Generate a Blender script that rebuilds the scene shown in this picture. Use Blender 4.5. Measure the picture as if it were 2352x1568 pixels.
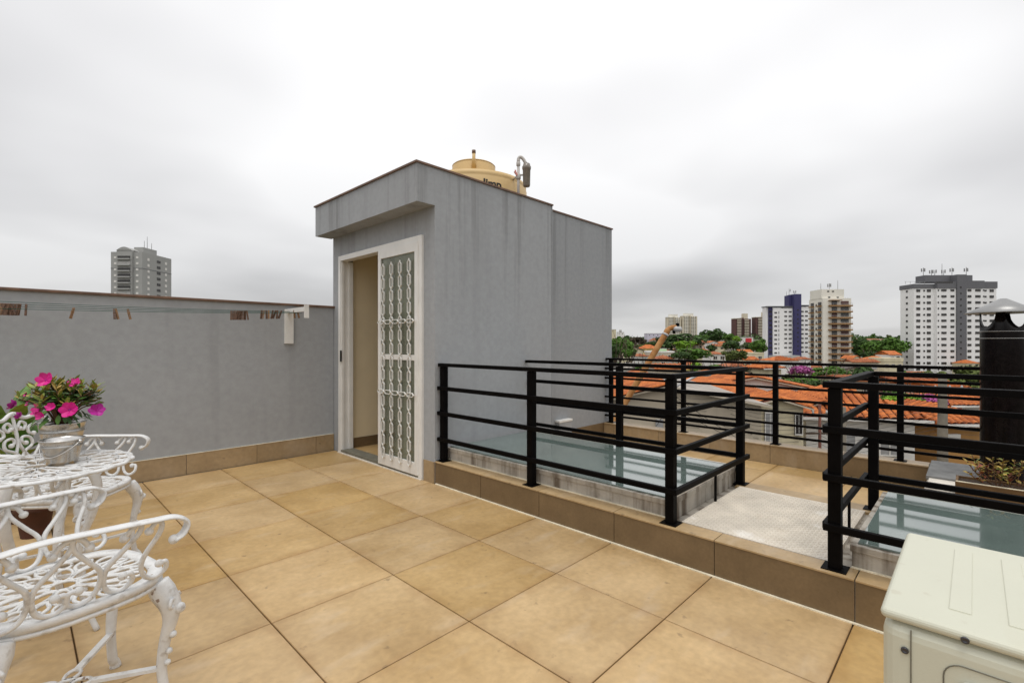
import bpy, math, random
from mathutils import Vector, Matrix
rnd = random.Random(11)
S = bpy.context.scene
for o in list(bpy.data.objects): bpy.data.objects.remove(o)
COL = S.collection
R = math.radians
# ------------------------------------------------------------------ camera
FPX, CXP, HYP, AZ, EYE = 1102., 1176., 788., R(43.97), 1.20
cd = bpy.data.cameras.new('camera'); cam = bpy.data.objects.new('camera', cd); COL.objects.link(cam)
cam.location = (0, 0, EYE); cam.rotation_euler = (R(90), 0, AZ - R(90))
cd.sensor_width = 36; cd.lens = 36*FPX/2352; cd.shift_y = 4/2352; cd.clip_start = .05; cd.clip_end = 20000
S.camera = cam
# ------------------------------------------------------------------ sky: overcast cloud deck over a clear-sky dome
SUN_EL, SUN_AZ = R(74), R(215)
W = bpy.data.worlds.new('World'); S.world = W; W.use_nodes = True
nt = W.node_tree; N = nt.nodes; L = nt.links; N.clear()
def wn(t, **k):
    n = N.new(t)
    for a, b in k.items(): setattr(n, a, b)
    return n
out = wn('ShaderNodeOutputWorld'); bg = wn('ShaderNodeBackground'); L.new(bg.outputs[0], out.inputs[0])
sky = wn('ShaderNodeTexSky', sky_type='NISHITA', sun_disc=False); sky.sun_elevation = SUN_EL; sky.sun_rotation = R(90) - SUN_AZ
sk = wn('ShaderNodeVectorMath', operation='SCALE'); sk.inputs['Scale'].default_value = .12; L.new(sky.outputs[0], sk.inputs[0])
tc = wn('ShaderNodeTexCoord'); sx = wn('ShaderNodeSeparateXYZ'); L.new(tc.outputs['Generated'], sx.inputs[0])
zz = wn('ShaderNodeMath', operation='MAXIMUM'); zz.inputs[1].default_value = 0; L.new(sx.outputs[2], zz.inputs[0])
za = wn('ShaderNodeMath', operation='ADD'); za.inputs[1].default_value = .16; L.new(zz.outputs[0], za.inputs[0])
dx = wn('ShaderNodeMath', operation='DIVIDE'); dy = wn('ShaderNodeMath', operation='DIVIDE')
L.new(sx.outputs[0], dx.inputs[0]); L.new(za.outputs[0], dx.inputs[1]); L.new(sx.outputs[1], dy.inputs[0]); L.new(za.outputs[0], dy.inputs[1])
cb = wn('ShaderNodeCombineXYZ'); L.new(dx.outputs[0], cb.inputs[0]); L.new(dy.outputs[0], cb.inputs[1])
mp = wn('ShaderNodeMapping'); mp.inputs['Location'].default_value = (3.3, 1.9, 0); L.new(cb.outputs[0], mp.inputs[0])
nz = wn('ShaderNodeTexNoise'); nz.inputs['Scale'].default_value = .42; nz.inputs['Detail'].default_value = 4; nz.inputs['Roughness'].default_value = .42
L.new(mp.outputs[0], nz.inputs['Vector'])
cr = wn('ShaderNodeValToRGB'); e = cr.color_ramp
e.elements[0].position = .30; e.elements[0].color = (.56, .555, .56, 1)
e.elements[1].position = .56; e.elements[1].color = (.99, .985, .985, 1)
m_ = e.elements.new(.42); m_.color = (.74, .735, .74, 1)
L.new(nz.outputs[0], cr.inputs[0])
mx = wn('ShaderNodeMix', data_type='RGBA'); mx.inputs['Factor'].default_value = .95
# an overcast sky is about half as bright at the horizon as overhead
hz = wn('ShaderNodeMapRange'); hz.inputs[1].default_value = 0; hz.inputs[2].default_value = .66; hz.inputs[3].default_value = .60; hz.inputs[4].default_value = 1.26; L.new(zz.outputs[0], hz.inputs[0])
hs_ = wn('ShaderNodeVectorMath', operation='SCALE'); L.new(cr.outputs[0], hs_.inputs[0]); L.new(hz.outputs[0], hs_.inputs['Scale'])
L.new(sk.outputs[0], mx.inputs['A']); L.new(hs_.outputs[0], mx.inputs['B'])
L.new(mx.outputs['Result'], bg.inputs[0]); bg.inputs[1].default_value = 1.0
sl = bpy.data.lights.new('sun', 'SUN'); sl.energy = 1.0; sl.angle = R(25); sl.color = (1, .97, .92)
so = bpy.data.objects.new('sun', sl); COL.objects.link(so); so.location = (0, 0, 60)
sd = Vector((math.cos(SUN_EL)*math.cos(SUN_AZ), math.cos(SUN_EL)*math.sin(SUN_AZ), math.sin(SUN_EL)))
so.rotation_euler = (-sd).to_track_quat('-Z', 'Y').to_euler()
vs = S.view_settings; vs.view_transform = 'Standard'; vs.look = 'None'; vs.exposure = .18; vs.gamma = 1
# ------------------------------------------------------------------ helpers
Fv = Vector((math.cos(AZ), math.sin(AZ), 0)); Rv = Vector((math.sin(AZ), -math.cos(AZ), 0))
def at(u, v, d): return Fv*d + Rv*((u-CXP)/FPX*d) + Vector((0, 0, EYE + (HYP-v)/FPX*d))
def mat(name, base, rough=.6, var=.12, scale=4., col2=None, bump=0., bscale=80., metal=0., spec=.5, stretch=None, speck=0., hue=None, coat=0.):
    m = bpy.data.materials.new(name); m.use_nodes = True; t = m.node_tree; n = t.nodes; l = t.links
    b = n['Principled BSDF']; b.inputs['Roughness'].default_value = rough; b.inputs['Metallic'].default_value = metal
    b.inputs['Specular IOR Level'].default_value = spec; b.inputs['Coat Weight'].default_value = coat
    g = n.new('ShaderNodeNewGeometry'); vec = g.outputs['Position']
    mpn = n.new('ShaderNodeMapping'); l.new(vec, mpn.inputs[0])
    if stretch: mpn.inputs['Scale'].default_value = stretch
    nz = n.new('ShaderNodeTexNoise'); nz.inputs['Scale'].default_value = scale; nz.inputs['Detail'].default_value = 6; nz.inputs['Roughness'].default_value = .6
    l.new(mpn.outputs[0], nz.inputs['Vector'])
    c1 = tuple(min(1, c*(1-var)) for c in base)+(1,); c2 = (tuple(col2) if col2 else tuple(min(1, c*(1+var)) for c in base))+(1,)
    r = n.new('ShaderNodeValToRGB'); r.color_ramp.elements[0].position = .33; r.color_ramp.elements[1].position = .67
    r.color_ramp.elements[0].color = c1; r.color_ramp.elements[1].color = c2; l.new(nz.outputs[0], r.inputs[0])
    last = r.outputs[0]
    if speck:
        z2 = n.new('ShaderNodeTexNoise'); z2.inputs['Scale'].default_value = scale*14; z2.inputs['Detail'].default_value = 3; l.new(vec, z2.inputs['Vector'])
        mr = n.new('ShaderNodeMapRange'); mr.inputs[1].default_value = .3; mr.inputs[2].default_value = .7; mr.inputs[3].default_value = 1-speck; mr.inputs[4].default_value = 1+speck
        l.new(z2.outputs[0], mr.inputs[0]); vm = n.new('ShaderNodeVectorMath'); vm.operation = 'SCALE'; l.new(last, vm.inputs[0]); l.new(mr.outputs[0], vm.inputs['Scale']); last = vm.outputs[0]
    l.new(last, b.inputs['Base Color'])
    rr = n.new('ShaderNodeMapRange'); rr.inputs[3].default_value = max(.02, rough-.08); rr.inputs[4].default_value = min(1, rough+.1); l.new(nz.outputs[0], rr.inputs[0]); l.new(rr.outputs[0], b.inputs['Roughness'])
    if bump:
        z3 = n.new('ShaderNodeTexNoise'); z3.inputs['Scale'].default_value = bscale; z3.inputs['Detail'].default_value = 3; l.new(vec, z3.inputs['Vector'])
        bp = n.new('ShaderNodeBump'); bp.inputs['Strength'].default_value = bump; bp.inputs['Distance'].default_value = .01; l.new(z3.outputs[0], bp.inputs['Height']); l.new(bp.outputs[0], b.inputs['Normal'])
    m['_last'] = 1
    return m
def nodes_of(m): return m.node_tree.nodes, m.node_tree.links, m.node_tree.nodes['Principled BSDF']
def stain(m, dark, scale=(3, 3, .25), lo=.52, hi=.75, amt=.6, nscale=2.2, offset=0):
    """dirt with a shape of its own: streaks / blotches mixed over the base colour"""
    n, l, b = nodes_of(m); src = b.inputs['Base Color'].links[0].from_socket
    g = n.new('ShaderNodeNewGeometry'); mpn = n.new('ShaderNodeMapping'); mpn.inputs['Scale'].default_value = scale; mpn.inputs['Location'].default_value = (offset, offset*.7, 0); l.new(g.outputs['Position'], mpn.inputs[0])
    nz = n.new('ShaderNodeTexNoise'); nz.inputs['Scale'].default_value = nscale; nz.inputs['Detail'].default_value = 5; l.new(mpn.outputs[0], nz.inputs['Vector'])
    mr = n.new('ShaderNodeMapRange'); mr.inputs[1].default_value = lo; mr.inputs[2].default_value = hi; mr.inputs[4].default_value = amt; l.new(nz.outputs[0], mr.inputs[0])
    x = n.new('ShaderNodeMix'); x.data_type = 'RGBA'; l.new(mr.outputs[0], x.inputs['Factor']); l.new(src, x.inputs['A']); x.inputs['B'].default_value = tuple(dark)+(1,)
    l.new(x.outputs['Result'], b.inputs['Base Color']); return m
def par_world(p):
    v = Vector((0, 0, 0))
    while p: v += p.location; p = p.parent
    return v
class MB:
    def __init__(s): s.v = []; s.f = []; s.sm = []
    def add(s, vs, fs, smooth=False):
        k = len(s.v); s.v += [tuple(p) for p in vs]; s.f += [tuple(i+k for i in f) for f in fs]; s.sm += [smooth]*len(fs); return s
    def box(s, x0, x1, y0, y1, z0, z1):
        x0, x1 = sorted((x0, x1)); y0, y1 = sorted((y0, y1)); z0, z1 = sorted((z0, z1))
        return s.add([(x0,y0,z0),(x1,y0,z0),(x1,y1,z0),(x0,y1,z0),(x0,y0,z1),(x1,y0,z1),(x1,y1,z1),(x0,y1,z1)],
            [(0,3,2,1),(4,5,6,7),(0,1,5,4),(1,2,6,5),(2,3,7,6),(3,0,4,7)])
    def bar(s, a, b, w, h, up=(0,0,1)):
        a = Vector(a); b = Vector(b); t = (b-a).normalized(); u = Vector(up)
        if abs(t.dot(u)) > .99: u = Vector((1,0,0))
        r = t.cross(u).normalized()*(w/2); q = r.cross(t).normalized()*(h/2)
        P = [a-r-q, a+r-q, a+r+q, a-r+q, b-r-q, b+r-q, b+r+q, b-r+q]
        return s.add(P, [(0,1,2,3),(7,6,5,4),(0,4,5,1),(1,5,6,2),(2,6,7,3),(3,7,4,0)])
    def tube(s, pts, r, n=8, closed=False, flat=None, cap=True, up=None):
        pts = [Vector(p) for p in pts]; m = len(pts); rs = r if isinstance(r, (list, tuple)) else [r]*m
        V = []; prev = None
        for i in range(m):
            if closed: t = pts[(i+1) % m]-pts[i-1]
            else: t = pts[min(i+1, m-1)]-pts[max(i-1, 0)]
            t = t.normalized() if t.length > 1e-9 else Vector((0,0,1))
            if up is not None: u = Vector(up)
            elif prev is None: u = Vector((0,0,1)) if abs(t.z) < .9 else Vector((1,0,0))
            else: u = prev
            u = u - t*t.dot(u)
            if u.length < 1e-6: u = t.orthogonal()
            u.normalize(); prev = u; w = t.cross(u)
            fu, fw = flat if flat else (1, 1)
            for k in range(n):
                a = 2*math.pi*(k+.5)/n
                V.append(pts[i]+u*(math.cos(a)*rs[i]*fu)+w*(math.sin(a)*rs[i]*fw))
        Fs = []
        for i in range(m if closed else m-1):
            j = (i+1) % m
            for k in range(n):
                k2 = (k+1) % n; Fs.append((i*n+k, i*n+k2, j*n+k2, j*n+k))
        if cap and not closed: Fs += [tuple(range(n-1, -1, -1)), tuple((m-1)*n+k for k in range(n))]
        return s.add(V, Fs, n > 4)
    def lathe(s, prof, c=(0,0,0), n=24, caps=True, smooth=True):
        V = []; Fs = []; m = len(prof)
        for r, z in prof:
            for k in range(n):
                a = 2*math.pi*k/n; V.append((c[0]+r*math.cos(a), c[1]+r*math.sin(a), c[2]+z))
        for i in range(m-1):
            for k in range(n):
                k2 = (k+1) % n; Fs.append((i*n+k, i*n+k2, (i+1)*n+k2, (i+1)*n+k))
        s.add(V, Fs, smooth)
        if caps:
            k0 = len(s.v)-len(V)
            for i, rev in ((0, True), (m-1, False)):
                if prof[i][0] > 1e-5:
                    q = [k0+i*n+k for k in range(n)]; s.f.append(tuple(reversed(q)) if rev else tuple(q)); s.sm.append(False)
        return s
    def ball(s, c, r, n=8):
        return s.lathe([(max(1e-4, r*math.sin(math.pi*i/6)), -r*math.cos(math.pi*i/6)) for i in range(7)], c, n, caps=False)
    def prism(s, poly, z0, z1):
        n = len(poly)
        return s.add([(x,y,z0) for x,y in poly]+[(x,y,z1) for x,y in poly], [tuple(range(n-1,-1,-1)), tuple(range(n,2*n))]+[(i,(i+1)%n,n+(i+1)%n,n+i) for i in range(n)])
    def slab(s, poly3, t):
        """planar 3D polygon thickened by vector t"""
        n = len(poly3); P = [Vector(p) for p in poly3]; t = Vector(t)
        return s.add(P+[p+t for p in P], [tuple(range(n-1,-1,-1)), tuple(range(n,2*n))]+[(i,(i+1)%n,n+(i+1)%n,n+i) for i in range(n)])
    def mesh(s, name, off=Vector((0,0,0))):
        me = bpy.data.meshes.new(name); me.from_pydata([(x-off[0], y-off[1], z-off[2]) for x,y,z in s.v], [], s.f)
        me.polygons.foreach_set('use_smooth', s.sm); me.update(); return me
    def build(s, name, m, parent=None, bevel=0., seg=2, org=None):
        """vertices are world coordinates; the mesh is stored relative to its parent (or to org)"""
        pw = par_world(parent); o0 = Vector(org) if org is not None else pw
        o = bpy.data.objects.new(name, s.mesh(name, o0)); COL.objects.link(o)
        o.parent = parent; o.location = o0-pw
        if m: o.data.materials.append(m)
        if bevel:
            b = o.modifiers.new('bevel', 'BEVEL'); b.width = bevel; b.segments = seg; b.limit_method = 'ANGLE'; b.angle_limit = R(40)
        return o
def tag(o, label=None, cat=None, group=None, kind=None):
    if label: o['label'] = label
    if cat: o['category'] = cat
    if group: o['group'] = group
    if kind: o['kind'] = kind
    return o
def thing(name, label, cat, loc=(0,0,0), rz=0, group=None):
    o = bpy.data.objects.new(name, None); COL.objects.link(o); o.location = loc; o.rotation_euler = (0,0,rz); o.empty_display_size = .1
    return tag(o, label, cat, group)
def inst(me, name, parent=None, loc=(0,0,0), rot=(0,0,0), sc=(1,1,1), m=None):
    o = bpy.data.objects.new(name, me); COL.objects.link(o); o.parent = parent; o.location = loc; o.rotation_euler = rot; o.scale = sc
    if m: o.material_slots[0].link = 'OBJECT'; o.material_slots[0].material = m
    return o
def copy_tree(o, parent=None):
    c = o.copy(); COL.objects.link(c); c.parent = parent
    for ch in list(o.children): copy_tree(ch, c)
    return c
def with_mat(me, m): me.materials.append(m); return me
def cat_rom(P, k=6, closed=False):
    P = [Vector(p) for p in P]; n = len(P); out = []
    for i in range(n if closed else n-1):
        p0 = P[i-1] if (i > 0 or closed) else P[0]*2-P[1]; p1 = P[i]; p2 = P[(i+1) % n]
        p3 = P[(i+2) % n] if (closed or i+2 < n) else P[-1]*2-P[-2]
        for j in range(k):
            t = j/k; out.append(.5*((2*p1)+(p2-p0)*t+(2*p0-5*p1+4*p2-p3)*t*t+(3*p1-p0-3*p2+p3)*t**3))
    if not closed: out.append(P[-1])
    return out
# ------------------------------------------------------------------ materials
M = {}
M['tile'] = mat('terrace_tile', (.47,.30,.118), .42, .14, 2.2, col2=(.55,.375,.175), speck=.09, bump=.05, bscale=40)
stain(M['tile'], (.27,.165,.07), (1,1,1), .52, .8, .5, 1.7)
stain(M['tile'], (.13,.08,.04), (1,1,1), .66, .74, .5, 17, 2)
stain(M['tile'], (.62,.5,.36), (1,2.6,1), .56, .78, .35, 3.1, 4)
M['tilep'] = M['tile'].copy(); M['tilep'].name = 'plain_terrace_tile'
_n, _l, _b = nodes_of(M['tile']); _s = _b.inputs['Base Color'].links[0].from_socket   # rusty dirt creeping in from the joints
_t = _n.new('ShaderNodeTexCoord'); _a = _n.new('ShaderNodeVectorMath'); _a.operation = 'ABSOLUTE'; _l.new(_t.outputs['Object'], _a.inputs[0]); _x = _n.new('ShaderNodeSeparateXYZ'); _l.new(_a.outputs[0], _x.inputs[0])
_m = _n.new('ShaderNodeMath'); _m.operation = 'MAXIMUM'; _l.new(_x.outputs[0], _m.inputs[0]); _l.new(_x.outputs[1], _m.inputs[1])
_g = _n.new('ShaderNodeNewGeometry'); _z = _n.new('ShaderNodeTexNoise'); _z.inputs['Scale'].default_value = 5; _z.inputs['Detail'].default_value = 5; _l.new(_g.outputs['Position'], _z.inputs['Vector'])
_k = _n.new('ShaderNodeMath'); _k.operation = 'MULTIPLY_ADD'; _k.inputs[1].default_value = .16; _l.new(_z.outputs[0], _k.inputs[0]); _l.new(_m.outputs[0], _k.inputs[2])
_r = _n.new('ShaderNodeMapRange'); _r.inputs[1].default_value = .335; _r.inputs[2].default_value = .415; _r.inputs[4].default_value = .55; _l.new(_k.outputs[0], _r.inputs[0])
_q = _n.new('ShaderNodeMix'); _q.data_type = 'RGBA'; _l.new(_r.outputs[0], _q.inputs['Factor']); _l.new(_s, _q.inputs['A']); _q.inputs['B'].default_value = (.30,.155,.045,1); _l.new(_q.outputs['Result'], _b.inputs['Base Color'])
M['tile2'] = mat('kerb_tile', (.17,.115,.06), .3, .15, 5, speck=.08, bump=.05, bscale=60)  # own brown, deepened further to carry the weaker light on upright faces
stain(M['tile2'], (.12,.075,.04), (1,1,.5), .5, .8, .6, 3)
M['grout'] = mat('grout', (.10,.055,.022), .9, .25, 20)
M['wall'] = mat('grey_stucco', (.345,.358,.372), .9, .025, 1.6, speck=.05, bump=.35, bscale=240)
stain(M['wall'], (.24,.245,.25), (4,4,.22), .55, .82, .4, 1.6)
stain(M['wall'], (.42,.425,.43), (2,2,.5), .55, .8, .16, 1.1, 7)
def top_streaks(m, z0, z1, dark):
    """dirty run-off streaks below a coping"""
    n, l, b = nodes_of(m); src = b.inputs['Base Color'].links[0].from_socket; g = n.new('ShaderNodeNewGeometry'); mp = n.new('ShaderNodeMapping'); mp.inputs['Scale'].default_value = (3.2,3.2,.10); l.new(g.outputs['Position'], mp.inputs[0])
    nz = n.new('ShaderNodeTexNoise'); nz.inputs['Scale'].default_value = 1.6; nz.inputs['Detail'].default_value = 6; nz.inputs['Roughness'].default_value = .7; l.new(mp.outputs[0], nz.inputs['Vector'])
    a = n.new('ShaderNodeMapRange'); a.inputs[1].default_value = .51; a.inputs[2].default_value = .66; l.new(nz.outputs[0], a.inputs[0])
    s = n.new('ShaderNodeSeparateXYZ'); l.new(g.outputs['Position'], s.inputs[0]); c = n.new('ShaderNodeMapRange'); c.inputs[1].default_value = z0; c.inputs[2].default_value = z1; c.inputs[4].default_value = .6; l.new(s.outputs[2], c.inputs[0])
    k = n.new('ShaderNodeMath'); k.operation = 'MULTIPLY'; l.new(a.outputs[0], k.inputs[0]); l.new(c.outputs[0], k.inputs[1])
    x = n.new('ShaderNodeMix'); x.data_type = 'RGBA'; l.new(k.outputs[0], x.inputs['Factor']); l.new(src, x.inputs['A']); x.inputs['B'].default_value = dark+(1,); l.new(x.outputs['Result'], b.inputs['Base Color']); return m
M['wallb'] = top_streaks(M['wall'].copy(), 1.2, 2.75, (.12,.115,.11))
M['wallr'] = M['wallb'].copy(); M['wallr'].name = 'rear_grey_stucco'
_n, _l, _b = nodes_of(M['wallr']); _h = _n.new('ShaderNodeHueSaturation'); _h.inputs['Value'].default_value = .89; _l.new(_b.inputs['Base Color'].links[0].from_socket, _h.inputs['Color']); _l.new(_h.outputs[0], _b.inputs['Base Color'])  # rear segment's colour darkened to make its recess read
M['coping'] = mat('brown_coping', (.15,.085,.055), .55, .3, 12)
M['cream'] = mat('interior_cream', (.80,.69,.48), .8, .04, 3)
M['alu'] = mat('white_painted_aluminium', (.74,.73,.70), .4, .06, 6)
stain(M['alu'], (.42,.34,.25), (5,5,1.4), .66, .9, .6, 3)
M['marble'] = mat('white_threshold', (.68,.63,.55), .5, .12, 9); stain(M['marble'], (.3,.22,.14), (1,1,1), .55, .8, .6, 6)
M['black'] = mat('black_paint', (.003,.0025,.0025), .5, .3, 14, spec=.05)
M['conc'] = mat('stained_render', (.42,.385,.33), .9, .2, 5, bump=.3, bscale=60); stain(M['conc'], (.09,.06,.035), (7,7,.6), .46, .66, .85, 2.2); stain(M['conc'], (.6,.57,.5), (1,1,1), .6, .8, .6, 7, 3)
M['caulk'] = mat('white_caulk', (.75,.68,.52), .7, .2, 12)
M['plate'] = mat('antislip_plate', (.64,.58,.49), .7, .12, 6); stain(M['plate'], (.86,.84,.8), (1,1,1), .6, .72, .85, 3.4); stain(M['plate'], (.4,.32,.22), (1,1,1), .58, .8, .45, 6, 5)
M['iron'] = mat('white_cast_metal', (.66,.66,.65), .42, .08, 25, bump=.15, bscale=170); stain(M['iron'], (.33,.29,.24), (1,1,1), .58, .72, .7, 26); stain(M['iron'], (.16,.08,.04), (1,1,1), .68, .73, .8, 34, 3)
M['zinc'] = mat('galvanised_tin', (.58,.57,.55), .28, .22, 14, metal=.9)
M['soil'] = mat('soil', (.05,.032,.02), .95, .3, 60, bump=.6, bscale=150)
M['ac'] = mat('ivory_ac_paint', (.55,.55,.445), .42, .03, 3, bump=.04, bscale=260); M['acf'] = M['ac']
stain(M['ac'], (.50,.45,.31), (.4,3,.4), .56, .8, .4, 5); stain(M['ac'], (.42,.38,.28), (1,1,1), .66, .74, .35, 40, 2)
M['acdark'] = mat('seam_dark', (.16,.15,.115), .7, .2, 20)
M['tank'] = mat('beige_tank_plastic', (.62,.43,.19), .5, .06, 3); stain(M['tank'], (.42,.28,.12), (1,1,.4), .58, .85, .4, 2.4)
M['print'] = mat('black_print', (.02,.016,.012), .6, .2, 20)
M['pvc'] = mat('grey_pvc', (.50,.47,.44), .45, .1, 15)
M['filter'] = mat('smoky_filter_housing', (.22,.19,.16), .2, .2, 20)
M['roofu'] = mat('shaded_batten_clay', (.12,.03,.012), .95, .3, 3)  # roof slab darkened to stand in for shade between tile columns
M['redp'] = mat('faded_red_handle', (.6,.25,.22), .5, .2, 20)
M['wood'] = mat('weathered_pin_wood', (.13,.075,.05), .8, .4, 60)
M['woodl'] = mat('fresh_pin_wood', (.26,.15,.075), .8, .3, 60)
M['cord'] = mat('green_cord', (.008,.085,.065), .8, .2, 20, spec=.1)
M['terra'] = mat('terracotta_pot', (.07,.024,.015), .8, .2, 14)
M['slate'] = mat('slate_slab', (.17,.17,.165), .7, .3, 7, bump=.2, bscale=40)
M['trough'] = mat('brown_wooden_trough', (.14,.075,.025), .6, .35, 25, stretch=(1,.2,6))
M['capm'] = mat('grey_cowl_metal', (.30,.30,.295), .38, .1, 6, metal=.6)
M['gloss'] = mat('gloss_black_flue', (.005,.003,.003), .16, .4, 30, spec=.16)
for nm, c in dict(leaf_dark=(.035,.085,.015), leaf_mid=(.08,.18,.022), leaf_lime=(.20,.26,.04), leaf_red=(.22,.06,.03), leaf_yel=(.36,.25,.05)).items():
    M[nm] = mat(nm, c, .5, .35, 40)
M['magenta'] = mat('magenta_petal', (.62,.012,.24), .5, .2, 30); M['magenta2'] = mat('purple_petal', (.40,.015,.26), .5, .2, 30)
M['stem'] = mat('brown_stem', (.14,.07,.035), .8, .3, 40)
# distance materials
M['roof'] = mat('clay_roof_tile', (.40,.09,.014), .85, .3, 1.2, col2=(.60,.18,.04), speck=.25)
M['roof2'] = mat('old_clay_roof_tile', (.30,.075,.02), .85, .35, 1.0, col2=(.43,.14,.05), speck=.25)
M['roof3'] = mat('dark_slate_roof', (.09,.07,.06), .85, .3, 1.0, speck=.2)
M['roofg'] = mat('grey_fibre_roof', (.33,.30,.265), .9, .25, 1.2, speck=.12); stain(M['roofg'], (.13,.10,.07), (1,1,1), .55, .8, .6, 1.4)
for nm, c in dict(w_cream=(.62,.55,.38), w_white=(.72,.70,.66), w_yel=(.66,.50,.20), w_grey=(.46,.45,.43), w_beige=(.50,.43,.33), w_pink=(.62,.44,.34), w_green=(.42,.62,.36), w_lil=(.55,.52,.60), w_ochre=(.42,.22,.07)).items():
    M[nm] = mat(nm, c, .9, .08, .8); stain(M[nm], tuple(x*.55 for x in c), (1.5,1.5,.15), .55, .8, .5, .9)
M['brick'] = mat('orange_brickwork', (.40,.15,.06), .9, .25, 3)
M['wdark'] = mat('dark_window', (.035,.032,.03), .2, .3, 3)
M['wgrey'] = mat('shutter_grey', (.30,.30,.30), .6, .2, 4)
M['twhite'] = mat('tower_white', (.82,.81,.80), .85, .04, .05); M['tgrey'] = mat('tower_dark_grey', (.135,.135,.145), .8, .08, .1)
M['tmid'] = mat('tower_grey', (.34,.34,.325), .85, .06, .1); M['tblue'] = mat('tower_navy', (.035,.032,.11), .6, .1, .1)
M['tbeige'] = mat('tower_beige', (.60,.54,.42), .85, .06, .1); M['tcream'] = mat('tower_cream', (.76,.73,.65), .85, .05, .1)
M['tbrown'] = mat('tower_brown', (.10,.045,.04), .8, .1, .1); M['balc'] = mat('balcony_brown', (.27,.15,.06), .8, .15, .3)
M['asphalt'] = mat('asphalt', (.09,.085,.08), .9, .2, .6, speck=.1)
M['pole'] = mat('concrete_pole', (.15,.13,.10), .9, .2, 3); M['rust'] = mat('rusty_orange_arm', (.40,.14,.02), .7, .3, 6, col2=(.48,.24,.08))
M['lampg'] = mat('lamp_grey', (.45,.45,.45), .4, .1, 5); M['wire'] = mat('cable', (.03,.028,.026), .6, .1, 2)
M['red'] = mat('red_paint', (.55,.02,.03), .6, .1, 2)
for nm, c in dict(t_dark=(.04,.085,.014), t_mid=(.075,.16,.018), t_lime=(.17,.32,.02), t_olive=(.10,.13,.026), t_pink=(.42,.10,.30), t_brown=(.07,.055,.03)).items():
    M[nm] = mat(nm, c, .8, .45, .6, speck=.3)
M['trunk'] = mat('bark', (.09,.065,.045), .95, .3, 4)
# glass
def glass_thin(name, tint, refl=1.):
    m = bpy.data.materials.new(name); m.use_nodes = True; n = m.node_tree.nodes; l = m.node_tree.links; n.clear()
    o = n.new('ShaderNodeOutputMaterial'); t = n.new('ShaderNodeBsdfTransparent'); t.inputs[0].default_value = tint+(1,)
    g = n.new('ShaderNodeBsdfGlossy'); g.inputs['Roughness'].default_value = .03; f = n.new('ShaderNodeFresnel'); f.inputs[0].default_value = 1.5
    x = n.new('ShaderNodeMixShader'); l.new(f.outputs[0], x.inputs[0]); l.new(t.outputs[0], x.inputs[1]); l.new(g.outputs[0], x.inputs[2]); l.new(x.outputs[0], o.inputs[0]); return m
M['pane'] = mat('misty_door_glass', (.23,.245,.19), .12, .3, 6, spec=.6, stretch=(1,1,.3))
_n, _l, _b = nodes_of(M['pane']); _o = [x for x in _n if x.type == 'OUTPUT_MATERIAL'][0]; _t = _n.new('ShaderNodeBsdfTransparent'); _t.inputs[0].default_value = (.75,.8,.72,1); _x = _n.new('ShaderNodeMixShader'); _x.inputs[0].default_value = .62
_l.new(_t.outputs[0], _x.inputs[1]); _l.new(_b.outputs[0], _x.inputs[2]); _l.new(_x.outputs[0], _o.inputs[0])
M['skyl'] = mat('green_laminated_glass', (.14,.185,.168), .04, .12, 3, spec=.7, coat=.5); stain(M['skyl'], (.22,.27,.24), (1,1,1), .55, .8, .5, 5)
nn, ll, bb = nodes_of(M['skyl']); [ll.remove(k) for k in list(bb.inputs['Roughness'].links)]; bb.inputs['Roughness'].default_value = .05; bb.inputs['IOR'].default_value = 1.7
bb.inputs['Coat IOR'].default_value = 1.6
# ================================================================== terrace: floor, parapet, stair booth
XB, YW, YS, STEP = 2.50, 5.20, 3.33, .18
fl = MB(); fl.box(-3.2, XB+.02, -3.2, YW+.05, -.20, -.012); floor = fl.build('terrace_floor', M['grout'], None, org=(0,0,0)); tag(floor, kind='structure')
def tile_mesh(w, d, t, c=.0025, g=.0055):
    m = MB(); x = w/2-g/2; y = d/2-g/2
    V = [(-x,-y,-t),(x,-y,-t),(x,y,-t),(-x,y,-t),(-x,-y,-c),(x,-y,-c),(x,y,-c),(-x,y,-c),(-x+c,-y+c,0),(x-c,-y+c,0),(x-c,y-c,0),(-x+c,y-c,0)]
    F = [(0,3,2,1),(8,9,10,11)]
    for a in (0,4):
        for i in range(4): j = (i+1) % 4; F.append((a+i, a+j, a+4+j, a+4+i))
    return m.add(V, F).mesh('tile')
def tmat(k, base='tile'):
    """the same porcelain, with a slightly different firing tone for every tile"""
    m = M[base].copy(); m.name = 'terrace_tile_tone'; n, l, b = nodes_of(m); src = b.inputs['Base Color'].links[0].from_socket
    h = n.new('ShaderNodeHueSaturation'); h.inputs['Value'].default_value = k[0]; h.inputs['Saturation'].default_value = k[1]; l.new(src, h.inputs['Color']); l.new(h.outputs[0], b.inputs['Base Color']); return m
TT = [M['tile'], tmat((.90,1.02)), tmat((1.07,.94)), tmat((.96,1.06)), tmat((1.03,.92)), tmat((.93,.93))]
tx0, ty0, TS = .766, 1.575, .6
tm_full = with_mat(tile_mesh(TS, TS, .011), M['tile'])
cache = {}
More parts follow.
